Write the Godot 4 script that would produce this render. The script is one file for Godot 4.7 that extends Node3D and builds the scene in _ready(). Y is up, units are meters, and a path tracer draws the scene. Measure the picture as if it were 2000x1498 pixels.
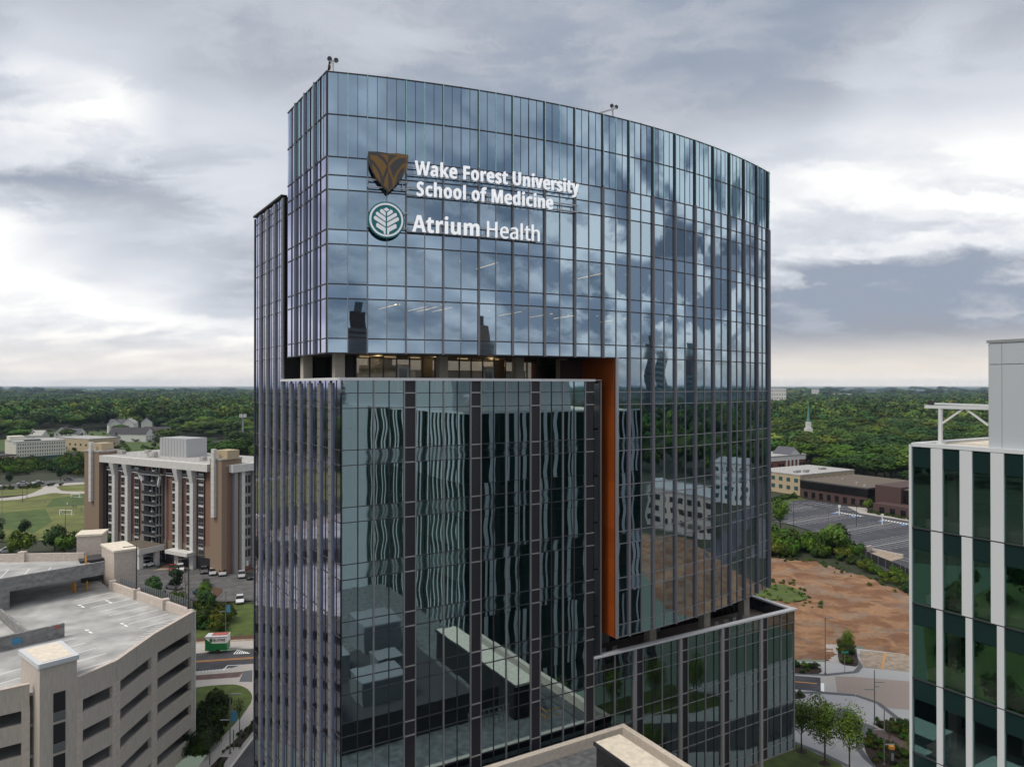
extends Node3D
# World: x right, y up, the photograph looks along -z; metres. The street grid of the tower is turned 30.6 degrees:
# g(u, y, v) is a point u metres along the tower's front and v metres behind it.
const ORIGIN := Vector3(-13.45, 0.0, -55.7)
const TURN := 0.5339
const ARC_R := 86.9
const MODULE := 1.604
const ARC_HALF := 0.31207

var rng := RandomNumberGenerator.new()
var M := {}
var box_cache := {}
var noise_tex := {}
var trees_at: Array[Vector2] = []

class Mb:
	var v := PackedVector3Array()
	var n := PackedVector3Array()
	var c := PackedColorArray()
	var col := Color.WHITE
	func tri(a: Vector3, b: Vector3, d: Vector3, na: Vector3, nb: Vector3, nd: Vector3) -> void:   # counter-clockwise seen from outside
		v.append(a); v.append(d); v.append(b)
		n.append(na); n.append(nd); n.append(nb)
		c.append(col); c.append(col); c.append(col)
	func quad(a: Vector3, b: Vector3, d: Vector3, e: Vector3) -> void:
		var k := (b - a).cross(e - a).normalized()
		tri(a, b, d, k, k, k)
		tri(a, d, e, k, k, k)
	func flat(a: Vector3, b: Vector3, d: Vector3) -> void:
		var k := (b - a).cross(d - a).normalized()
		tri(a, b, d, k, k, k)
	func box(ctr: Vector3, s: Vector3, b := Basis()) -> void:
		var x := b.x * s.x * 0.5
		var y := b.y * s.y * 0.5
		var z := b.z * s.z * 0.5
		quad(ctr - x - y + z, ctr + x - y + z, ctr + x + y + z, ctr - x + y + z)
		quad(ctr + x - y - z, ctr - x - y - z, ctr - x + y - z, ctr + x + y - z)
		quad(ctr + x - y + z, ctr + x - y - z, ctr + x + y - z, ctr + x + y + z)
		quad(ctr - x - y - z, ctr - x - y + z, ctr - x + y + z, ctr - x + y - z)
		quad(ctr - x + y + z, ctr + x + y + z, ctr + x + y - z, ctr - x + y - z)
		quad(ctr - x - y - z, ctr + x - y - z, ctr + x - y + z, ctr - x - y + z)
	func span(lo: Vector3, hi: Vector3) -> void:
		box((lo + hi) * 0.5, (hi - lo).abs())
	func bar(a: Vector3, b: Vector3, w: float, h: float) -> void:
		var y := (b - a).normalized()
		var x := y.cross(Vector3.UP)
		x = Vector3.RIGHT if x.length() < 0.01 else x.normalized()
		box((a + b) * 0.5, Vector3(w, (b - a).length(), h), Basis(x, y, x.cross(y)))
	func tube(a: Vector3, b: Vector3, r0: float, r1: float, k := 8) -> void:
		var y := (b - a).normalized()
		var x := y.cross(Vector3.UP)
		x = Vector3.RIGHT if x.length() < 0.01 else x.normalized()
		var z := x.cross(y)
		for i in k:
			var p := TAU * i / k
			var q := TAU * (i + 1) / k
			var dp := x * cos(p) - z * sin(p)
			var dq := x * cos(q) - z * sin(q)
			tri(a + dp * r0, a + dq * r0, b + dq * r1, dp, dq, dq)
			tri(a + dp * r0, b + dq * r1, b + dp * r1, dp, dq, dp)
			tri(b, b + dp * r1, b + dq * r1, y, y, y)
			tri(a, a + dq * r0, a + dp * r0, -y, -y, -y)
	func ball(ctr: Vector3, r: Vector3, k := 8) -> void:
		for j in k / 2:
			for i in k:
				var q: Array[Vector3] = []
				for s in [[0, 0], [1, 0], [1, 1], [0, 1]]:
					var th: float = PI * (j + s[1]) / (k / 2)
					var ph: float = -TAU * (i + s[0]) / k
					q.append(Vector3(sin(th) * cos(ph), cos(th), sin(th) * sin(ph)))
				tri(ctr + q[0] * r, ctr + q[2] * r, ctr + q[1] * r, q[0], q[2], q[1])
				tri(ctr + q[0] * r, ctr + q[3] * r, ctr + q[2] * r, q[0], q[3], q[2])
	func prism(p: PackedVector2Array, y0: float, y1: float, bottom := true) -> void:   # p: x and z
		var idx := Geometry2D.triangulate_polygon(p)
		for i in range(0, idx.size(), 3):
			var a := p[idx[i]]
			var b := p[idx[i + 1]]
			var d := p[idx[i + 2]]
			if (b - a).cross(d - a) > 0:
				var t := b; b = d; d = t
			flat(Vector3(a.x, y1, a.y), Vector3(b.x, y1, b.y), Vector3(d.x, y1, d.y))
			if bottom:
				flat(Vector3(a.x, y0, a.y), Vector3(d.x, y0, d.y), Vector3(b.x, y0, b.y))
		if y1 - y0 < 0.002:
			return
		var area := 0.0
		for i in p.size():
			area += p[i].cross(p[(i + 1) % p.size()])
		for i in p.size():
			var a := p[i]
			var b := p[(i + 1) % p.size()]
			if area > 0:
				var t := a; a = b; b = t
			quad(Vector3(a.x, y0, a.y), Vector3(b.x, y0, b.y), Vector3(b.x, y1, b.y), Vector3(a.x, y1, a.y))
	func mesh() -> ArrayMesh:
		var arr := []
		arr.resize(Mesh.ARRAY_MAX)
		arr[Mesh.ARRAY_VERTEX] = v
		arr[Mesh.ARRAY_NORMAL] = n
		arr[Mesh.ARRAY_COLOR] = c
		var m := ArrayMesh.new()
		m.add_surface_from_arrays(Mesh.PRIMITIVE_TRIANGLES, arr)
		return m


func g(u: float, y: float, v: float) -> Vector3:
	return Vector3(-13.45 + 0.861 * u - 0.509 * v, y, -55.7 - 0.509 * u - 0.861 * v)

func lin(r: float, gr: float, b: float, a := 1.0) -> Color:
	var k := Color(r, gr, b).linear_to_srgb()
	k.a = a
	return k

func noise_image(called: String, freq: float, lo: float, oct := 5, kind := FastNoiseLite.TYPE_SIMPLEX_SMOOTH) -> ImageTexture:
	if noise_tex.has(called):
		return noise_tex[called]
	var f := FastNoiseLite.new()
	f.seed = called.hash() % 1000
	f.noise_type = kind
	f.frequency = freq
	f.fractal_octaves = oct
	var im := f.get_seamless_image(512, 512)
	im.convert(Image.FORMAT_L8)
	var out := Image.create(512, 512, false, Image.FORMAT_RGB8)
	for y in 512:
		for x in 512:
			var k := lo + (1.0 - lo) * im.get_pixel(x, y).r
			out.set_pixel(x, y, Color(k, k, k))
	noise_tex[called] = ImageTexture.create_from_image(out)
	return noise_tex[called]

func mat(called: String, c: Color, rough := 0.8, metal := 0.0, tex: Texture2D = null, per_metre := 0.2, spec := 0.5) -> StandardMaterial3D:
	if M.has(called):
		return M[called]
	var m := StandardMaterial3D.new()
	m.resource_name = called
	m.albedo_color = c
	m.roughness = rough
	m.metallic = metal
	m.metallic_specular = spec
	if tex:
		m.albedo_texture = tex
		m.uv1_triplanar = true
		m.uv1_world_triplanar = true
		m.uv1_scale = Vector3.ONE * per_metre
	M[called] = m
	return m

func glow(called: String, c: Color, energy: float) -> StandardMaterial3D:
	var m := mat(called, c, 0.5)
	m.emission_enabled = true
	m.emission = c
	m.emission_energy_multiplier = energy
	return m

func const_tex(k: float) -> ImageTexture:
	var im := Image.create(4, 4, false, Image.FORMAT_L8)
	im.fill(Color(k, k, k))
	return ImageTexture.create_from_image(im)

func coated_glass(called: String, c: Color, share: float) -> StandardMaterial3D:   # a mirror coat that lets part of the light through
	var m := mat(called, Color(c, share), 0.3, 1.0)
	m.transparency = BaseMaterial3D.TRANSPARENCY_ALPHA
	if not noise_tex.has("smooth"):
		noise_tex["smooth"] = const_tex(0.04)
	m.roughness_texture = noise_tex["smooth"]
	return m

func tag(o: Node3D, label: String, category := "", group := "", kind := "") -> Node3D:
	if label: o.set_meta("label", label)
	if category: o.set_meta("category", category)
	if group: o.set_meta("group", group)
	if kind: o.set_meta("kind", kind)
	return o

func thing(called: String, label: String, category: String, at := Vector3.ZERO, turn := 0.0, group := "") -> Node3D:
	var o := Node3D.new()
	o.name = called
	o.position = at
	o.rotation.y = turn
	add_child(o, true)
	tag(o, label, category, group)
	return o

func part(called: String, mesh: Mesh, m: Material, parent: Node, at := Vector3.ZERO, b := Basis()) -> MeshInstance3D:
	var o := MeshInstance3D.new()
	o.name = called
	o.mesh = mesh
	o.material_override = m
	o.transform = Transform3D(b, at)
	parent.add_child(o, true)
	return o

func bx(called: String, size: Vector3, at: Vector3, m: Material, parent: Node, turn := 0.0) -> MeshInstance3D:
	var key := size.snapped(Vector3.ONE * 0.001)
	if not box_cache.has(key):
		var b := BoxMesh.new()
		b.size = key
		box_cache[key] = b
	return part(called, box_cache[key], m, parent, at, Basis(Vector3.UP, turn))

func copy(o: Node3D, label: String, at: Vector3, turn: float) -> Node3D:
	var k: Node3D = o.duplicate()
	k.name = o.name
	add_child(k, true)
	k.position = at
	k.rotation.y = turn
	if label: k.set_meta("label", label)
	return k

func sheet(called: String, pts: Array, y: float, m: Material, thick := 0.0, label := "") -> MeshInstance3D:   # pts: x and distance ahead
	var p := PackedVector2Array()
	for k in pts:
		p.append(Vector2(k[0], -k[1]))
	var b := Mb.new()
	b.prism(p, y - thick, y, thick > 0.0)
	var o := part(called, b.mesh(), m, self)
	o.set_meta("kind", "structure")
	if label: o.set_meta("label", label)
	return o

func gsheet(called: String, pts: Array, y: float, m: Material, thick := 0.0, label := "") -> MeshInstance3D:   # pts: u and v of the tower's grid
	var q := []
	for k in pts:
		var w := g(k[0], 0, k[1])
		q.append([w.x, -w.z])
	return sheet(called, q, y, m, thick, label)

func smooth(pts: Array, steps := 4) -> Array:   # a closed rounded outline through the points
	var out := []
	var k := pts.size()
	for i in k:
		var a := Vector2(pts[i - 1][0], pts[i - 1][1])
		var b := Vector2(pts[i][0], pts[i][1])
		var d := Vector2(pts[(i + 1) % k][0], pts[(i + 1) % k][1])
		var e := Vector2(pts[(i + 2) % k][0], pts[(i + 2) % k][1])
		for s in steps:
			var w := b.cubic_interpolate(d, a, e, float(s) / steps)
			out.append([w.x, w.y])
	return out

func make_sky() -> PanoramaSkyMaterial:
	var w := 4096
	var h := 2048
	var big := FastNoiseLite.new()
	big.seed = 11
	big.noise_type = FastNoiseLite.TYPE_SIMPLEX_SMOOTH
	big.frequency = 0.42
	big.fractal_octaves = 4
	big.fractal_gain = 0.45
	big.domain_warp_enabled = true
	big.domain_warp_amplitude = 0.9
	big.domain_warp_frequency = 0.5
	var fine := FastNoiseLite.new()
	fine.seed = 5
	fine.noise_type = FastNoiseLite.TYPE_SIMPLEX_SMOOTH
	fine.frequency = 1.5
	fine.fractal_octaves = 6
	fine.fractal_gain = 0.56
	fine.domain_warp_enabled = true
	fine.domain_warp_amplitude = 0.35
	fine.domain_warp_frequency = 1.4
	var cols := [-35.8, -31.5, -26.8, -21.6, 0.0, 21.6, 26.8, 31.5, 35.8]
	var rows := [27.0, 23.5, 20.7, 16.3, 13.6, 10.4, 6.4, 3.9, 1.45, 0.2]
	var mass := [
		[0.45, 0.44, 0.45, 0.47, 0.48, 0.42, 0.41, 0.41, 0.40],
		[0.50, 0.55, 0.54, 0.47, 0.45, 0.44, 0.50, 0.55, 0.48],
		[0.58, 0.74, 0.78, 0.56, 0.44, 0.48, 0.58, 0.55, 0.55],
		[0.60, 0.62, 0.64, 0.58, 0.50, 0.68, 0.80, 0.76, 0.78],
		[0.42, 0.44, 0.50, 0.58, 0.52, 0.80, 0.82, 0.84, 0.86],
		[0.90, 0.70, 0.58, 0.56, 0.50, 0.70, 0.72, 0.68, 0.70],
		[0.93, 0.92, 0.78, 0.54, 0.48, 0.38, 0.40, 0.42, 0.44],
		[0.90, 0.92, 0.90, 0.82, 0.52, 0.36, 0.34, 0.34, 0.36],
		[0.74, 0.72, 0.72, 0.70, 0.60, 0.44, 0.42, 0.44, 0.46],
		[0.76, 0.76, 0.76, 0.78, 0.76, 0.88, 0.90, 0.90, 0.88]]
	var im := Image.create(w, h, false, Image.FORMAT_RGBF)
	im.fill(Color(0.10, 0.12, 0.09))
	var j := 0
	while j < h / 2 + 28:
		var i := 0
		while i < w:
			var a := wrapf(TAU * (i + 0.5) / w, -PI, PI)
			var ad := rad_to_deg(a)
			var up := PI * (0.5 - (j + 0.5) / h)
			var deg := rad_to_deg(up)
			var step := 1 if absf(ad) < 42.0 and deg < 32.0 else 2
			if step == 2 and (j % 2 or i % 2):
				i += 1
				continue
			var e := maxf(sin(up), 0.0)
			var s := cos(up) / (e + 0.22)
			var qx := sin(a) * s
			var qz := cos(a) * s
			var t := big.get_noise_2d(qx * 1.3 + 3.1, qz * 1.7 - 1.3)
			var f := fine.get_noise_2d(qx * 1.15, qz * 1.9)
			var edge := smoothstep(-0.36, 0.44, f + 0.45 * t) * 2.0 - 1.0
			# broad cloud masses: bright and open low on the left, darker bases overhead and low on the right
			var lum := 0.56 + 0.22 * t + 0.07 * edge + 0.10 * f
			var near := (1.0 - smoothstep(42.0, 60.0, absf(ad))) * (1.0 - smoothstep(30.0, 48.0, deg))
			if near > 0.0:
				var ci := 0
				var ca := clampf(ad + 5.0 * t + 2.5 * f, cols[0], cols[8])
				while ci < 7 and ca > cols[ci + 1]: ci += 1
				var cf: float = smoothstep(0.0, 1.0, (ca - cols[ci]) / (cols[ci + 1] - cols[ci]))
				var ri := 0
				var ra := clampf(deg + (2.6 * f + 2.4 * t) * smoothstep(0.0, 6.0, deg), rows[9], rows[0])
				while ri < 8 and ra < rows[ri + 1]: ri += 1
				var rf: float = smoothstep(0.0, 1.0, (rows[ri] - ra) / (rows[ri] - rows[ri + 1]))
				var m0: float = lerpf(mass[ri][ci], mass[ri][ci + 1], cf)
				var m1: float = lerpf(mass[ri + 1][ci], mass[ri + 1][ci + 1], cf)
				lum = lerpf(lum, lerpf(m0, m1, rf) * (1.0 + 0.12 * t + 0.055 * edge + 0.15 * f), near)
			lum += 0.72 * exp(-pow((deg - 11.0) / 10.0, 2.0)) * exp(-pow((ad - 90.0) / 27.0, 2.0)) * (0.55 + 0.9 * edge + 0.8 * t)
			lum = 0.56 + (lum - 0.56) * 1.18
			lum = clampf(lum + 0.26 * smoothstep(34.0, 75.0, deg), 0.22, 0.98)
			var c := Color(0.78, 0.92, 1.17).lerp(Color(0.93, 0.985, 1.095), smoothstep(0.30, 0.52, lum)).lerp(Color(1.0, 1.0, 0.995), smoothstep(0.55, 0.95, lum)) * lum * 0.75
			var warm := exp(-pow((deg - 1.0) / 2.3, 2.0)) * (0.5 + 0.5 * cos(a - 0.65))
			c = c.lerp(Color(0.72, 0.645, 0.55), 0.75 * clampf(warm, 0, 1))
			if step == 1:
				im.set_pixel(i, j, c)
			else:
				im.fill_rect(Rect2i(i, j, 2, 2), c)
			i += step
		j += 1
	var m := PanoramaSkyMaterial.new()
	m.panorama = ImageTexture.create_from_image(im)
	return m

func setup() -> void:
	rng.seed = 7
	var cam := Camera3D.new()
	cam.name = "camera"
	cam.position = Vector3(0, 47, 0)
	cam.rotation.x = deg_to_rad(0.25)
	cam.fov = 56.74
	cam.near = 0.5
	cam.far = 20000.0
	cam.current = true
	add_child(cam)
	var env := Environment.new()
	env.background_mode = Environment.BG_SKY
	env.sky = Sky.new()
	env.sky.sky_material = make_sky()
	env.tonemap_mode = Environment.TONE_MAPPER_LINEAR
	env.tonemap_exposure = 1.5
	env.sdfgi_enabled = true
	env.ssao_enabled = true
	env.ssil_enabled = true
	env.fog_enabled = true
	env.fog_density = 0.00005
	env.fog_light_color = Color(0.72, 0.80, 0.92)
	var we := WorldEnvironment.new()
	we.name = "environment"
	we.environment = env
	add_child(we)
	var sun := DirectionalLight3D.new()
	sun.name = "sun"
	sun.light_energy = 0.5
	sun.light_angular_distance = 25.0
	sun.light_color = Color(1.0, 0.96, 0.9)
	sun.shadow_enabled = true
	add_child(sun)
	sun.look_at_from_position(Vector3(-60, 95, 35), Vector3.ZERO)

func materials() -> void:
	var n1 := noise_image("grain", 0.02, 0.86)
	var n2 := noise_image("blotch", 0.008, 0.74)
	var n3 := noise_image("streak", 0.03, 0.6, 6)
	coated_glass("upper glass", lin(0.37, 0.48, 0.57), 0.86)
	coated_glass("podium glass", lin(0.20, 0.27, 0.29), 0.74)
	mat("podium spandrel", lin(0.16, 0.21, 0.23), 0.05, 1.0)
	coated_glass("terrace glass", lin(0.26, 0.24, 0.20), 0.55)
	coated_glass("clear glass", lin(0.41, 0.55, 0.60), 0.86)
	coated_glass("upper glass b", lin(0.32, 0.43, 0.52), 0.80)
	coated_glass("upper glass c", lin(0.42, 0.53, 0.62), 0.88)
	coated_glass("green glass", lin(0.22, 0.40, 0.36), 0.5)
	mat("spandrel glass", lin(0.35, 0.455, 0.545), 0.04, 1.0)
	mat("spandrel dark", lin(0.010, 0.026, 0.025), 0.08, 0.0, null, 1.0, 0.35)
	mat("lower spandrel", lin(0.36, 0.48, 0.53), 0.04, 1.0)
	mat("side glass", lin(0.42, 0.44, 0.62), 0.05, 1.0)
	mat("dark mullion", lin(0.045, 0.042, 0.05), 0.45, 0.3)
	mat("light mullion", lin(0.30, 0.29, 0.31), 0.4, 0.5)
	mat("fin metal", lin(0.24, 0.26, 0.31), 0.5, 0.15)
	mat("curve fin", lin(0.20, 0.195, 0.215), 0.5, 0.15)
	mat("fin dark", lin(0.075, 0.08, 0.095), 0.4, 0.4)
	mat("louvre dark", lin(0.035, 0.033, 0.042), 0.55, 0.2)
	mat("louvre tan", lin(0.17, 0.155, 0.145), 0.6, 0.1)
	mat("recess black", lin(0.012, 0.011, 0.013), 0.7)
	mat("coping white", lin(0.62, 0.62, 0.64), 0.5)
	for k in 3: mat("orange panel %d" % k, lin(0.40 + 0.03 * k, 0.080 + 0.007 * k, 0.008), 0.45 + 0.06 * k, 0.1, n1, 0.3)
	mat("tower concrete", lin(0.44, 0.40, 0.34), 0.85, 0.0, n1, 0.4)
	mat("interior slab", lin(0.30, 0.30, 0.29), 0.9)
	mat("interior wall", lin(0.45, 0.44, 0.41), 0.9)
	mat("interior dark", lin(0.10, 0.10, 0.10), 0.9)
	mat("edge green", lin(0.40, 0.82, 0.74), 0.15, 0.0)
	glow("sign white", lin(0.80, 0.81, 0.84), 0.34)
	mat("sign side", lin(0.06, 0.06, 0.07), 0.5)
	mat("shield dark", lin(0.055, 0.05, 0.052), 0.45)
	mat("shield bronze", lin(0.21, 0.115, 0.032), 0.4, 0.2)
	mat("badge teal", lin(0.004, 0.18, 0.20), 0.5)
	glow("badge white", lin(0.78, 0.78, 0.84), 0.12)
	mat("rail metal", lin(0.42, 0.41, 0.43), 0.4, 0.5)
	glow("lit fitting", Color(1.0, 0.86, 0.62), 1.6)
	glow("lit spot", Color(1.0, 0.92, 0.7), 1.2)
	mat("pier band", lin(0.26, 0.26, 0.28), 0.5, 0.3)
	var stain := noise_image("stain", 0.03, 0.87, 6)
	mat("garage concrete", lin(0.56, 0.495, 0.44), 0.85, 0.0, stain, 0.12).uv1_scale = Vector3(0.3, 0.035, 0.3)
	mat("garage cream", lin(0.62, 0.54, 0.48), 0.85, 0.0, n1, 0.15)
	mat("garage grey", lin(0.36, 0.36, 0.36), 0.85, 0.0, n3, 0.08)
	mat("deck", lin(0.50, 0.50, 0.49), 0.85, 0.0, n2, 0.05)
	mat("parapet cream", lin(0.74, 0.65, 0.55), 0.8, 0.0, n1, 0.2)
	mat("cream roof", lin(0.82, 0.74, 0.61), 0.8, 0.0, n1, 0.12)
	mat("white paint", lin(0.86, 0.86, 0.85), 0.7)
	mat("faded paint", lin(0.70, 0.70, 0.70), 0.8)
	mat("yellow paint", lin(0.62, 0.30, 0.02), 0.6)
	mat("orange paint", lin(0.60, 0.26, 0.05), 0.7)
	mat("blue paint", lin(0.12, 0.30, 0.62), 0.7)
	mat("asphalt", lin(0.075, 0.075, 0.085), 0.9, 0.0, n2, 0.06)
	mat("old asphalt", lin(0.13, 0.13, 0.13), 0.9, 0.0, n2, 0.08)
	mat("lot asphalt", lin(0.07, 0.072, 0.088), 0.9, 0.0, n2, 0.03)
	mat("pavement", lin(0.46, 0.43, 0.40), 0.9, 0.0, n1, 0.25)
	mat("kerb", lin(0.52, 0.49, 0.46), 0.85)
	mat("tan concrete", lin(0.36, 0.29, 0.25), 0.9, 0.0, n1, 0.3)
	mat("slab tan", lin(0.42, 0.34, 0.26), 0.9, 0.0, n2, 0.15)
	mat("paver white", lin(0.56, 0.56, 0.56), 0.9, 0.0, noise_image("cobble", 0.09, 0.7, 2, FastNoiseLite.TYPE_CELLULAR), 0.5)
	mat("paver grey", lin(0.16, 0.165, 0.18), 0.9, 0.0, noise_image("cobble", 0.09, 0.7, 2, FastNoiseLite.TYPE_CELLULAR), 0.5)
	mat("paver red", lin(0.15, 0.09, 0.08), 0.9, 0.0, n1, 0.3)
	mat("paver maroon", lin(0.12, 0.08, 0.075), 0.9, 0.0, n1, 0.3)
	mat("lawn", lin(0.085, 0.125, 0.02), 0.95, 0.0, n2, 0.09)
	mat("field light", lin(0.16, 0.18, 0.045), 0.95, 0.0, n2, 0.02)
	mat("field dark", lin(0.075, 0.125, 0.025), 0.95, 0.0, n2, 0.03)
	mat("woodland floor", lin(0.035, 0.045, 0.02), 0.95, 0.0, n2, 0.01)
	mat("mulch", lin(0.05, 0.032, 0.022), 0.95, 0.0, n3, 0.5)
	mat("red mulch", lin(0.14, 0.07, 0.04), 0.95, 0.0, n3, 0.3)
	mat("track earth", lin(0.175, 0.085, 0.042), 0.95, 0.0, n3, 0.4)
	mat("bark", lin(0.09, 0.07, 0.055), 0.9)
	mat("pale bark", lin(0.22, 0.19, 0.16), 0.9)
	mat("brick tan", lin(0.29, 0.21, 0.15), 0.9, 0.0, n1, 0.5)
	mat("brick red", lin(0.26, 0.14, 0.105), 0.9, 0.0, n1, 0.5)
	mat("brick brown", lin(0.085, 0.05, 0.045), 0.9, 0.0, n1, 0.5)
	mat("brick church", lin(0.19, 0.07, 0.05), 0.9, 0.0, n1, 0.5)
	mat("white render", lin(0.70, 0.69, 0.67), 0.8, 0.0, n1, 0.1)
	mat("hotel render", lin(0.66, 0.64, 0.55), 0.8)
	mat("beige render", lin(0.52, 0.42, 0.28), 0.85, 0.0, n1, 0.2)
	mat("roof white", lin(0.60, 0.59, 0.57), 0.85, 0.0, n3, 0.06)
	mat("roof gravel", lin(0.20, 0.165, 0.125), 0.95, 0.0, n3, 0.12)
	mat("roof grey", lin(0.21, 0.22, 0.23), 0.85, 0.0, n3, 0.06)
	mat("roof dark", lin(0.06, 0.058, 0.065), 0.9, 0.0, n1, 0.3)
	mat("roof slate", lin(0.09, 0.09, 0.11), 0.85)
	mat("metal grey", lin(0.30, 0.31, 0.32), 0.5, 0.4)
	mat("screen metal", lin(0.40, 0.41, 0.42), 0.6, 0.1)
	mat("metal dark", lin(0.05, 0.05, 0.055), 0.5, 0.4)
	mat("pole bronze", lin(0.05, 0.045, 0.055), 0.5, 0.3)
	mat("pole grey", lin(0.22, 0.22, 0.23), 0.5, 0.4)
	mat("black glass", lin(0.010, 0.009, 0.010), 0.08, 0.0, null, 1.0, 0.4)
	mat("window glass", lin(0.025, 0.03, 0.034), 0.08, 0.0, null, 1.0, 0.7)
	mat("teal glass", lin(0.03, 0.09, 0.10), 0.08, 0.0, null, 1.0, 0.7)
	mat("panel white", lin(0.60, 0.62, 0.64), 0.45, 0.1)
	mat("penthouse panel", lin(0.44, 0.47, 0.50), 0.45, 0.1)
	mat("copper green", lin(0.10, 0.27, 0.25), 0.6)
	mat("banner blue", lin(0.05, 0.22, 0.38), 0.7)
	mat("sign green", lin(0.02, 0.30, 0.20), 0.5)
	mat("trailer green", lin(0.012, 0.19, 0.055), 0.4)
	mat("trailer red", lin(0.40, 0.10, 0.08), 0.6)
	mat("tyre", lin(0.015, 0.015, 0.015), 0.85)
	mat("skin", lin(0.35, 0.2, 0.14), 0.7)
	for k in [["car silver", 0.45, 0.46, 0.48], ["car white", 0.75, 0.75, 0.75], ["car black", 0.02, 0.02, 0.022], ["car red", 0.22, 0.02, 0.02], ["car grey", 0.12, 0.12, 0.13], ["car blue", 0.05, 0.09, 0.16]]:
		var m := mat(k[0], lin(k[1], k[2], k[3]), 0.35, 0.2)
		m.clearcoat_enabled = true
		m.clearcoat = 0.7
	var dirt := mat("dirt", Color.WHITE, 0.95)
	dirt.albedo_texture = dirt_texture()
	dirt.uv1_triplanar = true
	dirt.uv1_world_triplanar = true
	dirt.uv1_scale = Vector3.ONE / 45.0
	var leaf := mat("leaves", Color.WHITE, 0.75, 0.0, null, 1.0, 0.3)
	leaf.vertex_color_use_as_albedo = true
	var tinted := mat("tinted", Color.WHITE, 0.85)
	tinted.vertex_color_use_as_albedo = true

func dirt_texture() -> ImageTexture:
	var a := FastNoiseLite.new()
	a.seed = 3
	a.frequency = 0.012
	a.fractal_octaves = 5
	var b := FastNoiseLite.new()
	b.seed = 8
	b.frequency = 0.05
	b.fractal_octaves = 4
	var im := Image.create(512, 512, false, Image.FORMAT_RGB8)
	for y in 512:
		for x in 512:
			var t := clampf(0.5 + 0.8 * a.get_noise_2d(x + 40.0 * b.get_noise_2d(x * 0.3, y * 0.3), y), 0, 1)
			var s := b.get_noise_2d(x * 0.9 - y * 0.5, y * 1.2 + x * 0.5)
			var s2 := b.get_noise_2d(x * 3.1, y * 3.3)
			var c := Color(0.155, 0.070, 0.032).lerp(Color(0.275, 0.155, 0.08), smoothstep(0.25, 0.85, t))
			var grey := smoothstep(0.05, 0.3, a.get_noise_2d(x * 0.8 + 300, y * 0.8 + 90))
			c = c.lerp(Color(0.20, 0.165, 0.13), 0.5 * grey)
			c = c * (1.0 + 0.2 * s + 0.24 * s2)
			im.set_pixel(x, y, c.linear_to_srgb())
	return ImageTexture.create_from_image(im)

func pane_mesh(w: float, h: float, wave: float, seed_: int) -> ArrayMesh:   # a sheet of glass, never quite flat: it bows and ripples a little
	var r := RandomNumberGenerator.new()
	r.seed = seed_
	var tx := r.randf_range(-1, 1) * wave * 0.5
	var ty := r.randf_range(-1, 1) * wave * 0.35
	var bow := r.randf_range(0.2, 1.0) * wave
	var f1 := r.randf_range(1.5, 4.0)
	var p1 := r.randf() * TAU
	var p2 := r.randf() * TAU
	var rip := r.randf_range(0.2, 0.8) * wave
	var b := Mb.new()
	var nx := 4
	var ny := 6
	var at := func(i: int, j: int) -> Vector3: return Vector3(w * (float(i) / nx - 0.5), h * float(j) / ny, 0.012)
	var nr := func(i: int, j: int) -> Vector3:
		var s := float(i) / nx * 2 - 1
		var t := float(j) / ny * 2 - 1
		return Vector3(tx + bow * s + rip * sin(f1 * t + p1), ty + bow * 0.5 * t + rip * 0.4 * sin(f1 * s + p2), 1).normalized()
	for i in nx:
		for j in ny:
			b.tri(at.call(i, j), at.call(i + 1, j), at.call(i + 1, j + 1), nr.call(i, j), nr.call(i + 1, j), nr.call(i + 1, j + 1))
			b.tri(at.call(i, j), at.call(i + 1, j + 1), at.call(i, j + 1), nr.call(i, j), nr.call(i + 1, j + 1), nr.call(i, j + 1))
	return b.mesh()

var pane_cache := {}
func pane(called: String, w: float, h: float, wave: float, m: Material, parent: Node, at: Vector3, turn: float) -> MeshInstance3D:
	var key := Vector3i(roundi(w * 1000), roundi(h * 1000), rng.randi() % 7)
	if not pane_cache.has(key):
		pane_cache[key] = pane_mesh(w, h, wave, key.x * 7 + key.y * 3 + key.z)
	return part(called, pane_cache[key], m, parent, at, Basis(Vector3.UP, turn))

func arc(k: float, out := 0.0) -> Vector3:   # point of the curved front at module k, in the tower's own axes (z points out of the front)
	var a := -ARC_HALF + k * MODULE / ARC_R
	var r := ARC_R + out
	return Vector3(26.59 + r * sin(a), 0, -(85.99 - r * cos(a)))

func arc_turn(k: float) -> float:
	return -ARC_HALF + k * MODULE / ARC_R

func arc_strip(b: Mb, k0: float, k1: float, y0: float, y1: float, out0: float, out1: float) -> void:   # a bar that follows the curve
	var steps := maxi(1, roundi((k1 - k0) / 1.0))
	for i in steps:
		var p := k0 + (k1 - k0) * i / steps
		var q := k0 + (k1 - k0) * (i + 1) / steps
		var u := Vector3.UP
		b.quad(arc(p, out1) + u * y0, arc(q, out1) + u * y0, arc(q, out1) + u * y1, arc(p, out1) + u * y1)
		b.quad(arc(p, out1) + u * y1, arc(q, out1) + u * y1, arc(q, out0) + u * y1, arc(p, out0) + u * y1)
		b.quad(arc(p, out0) + u * y0, arc(q, out0) + u * y0, arc(q, out1) + u * y0, arc(p, out1) + u * y0)

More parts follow.
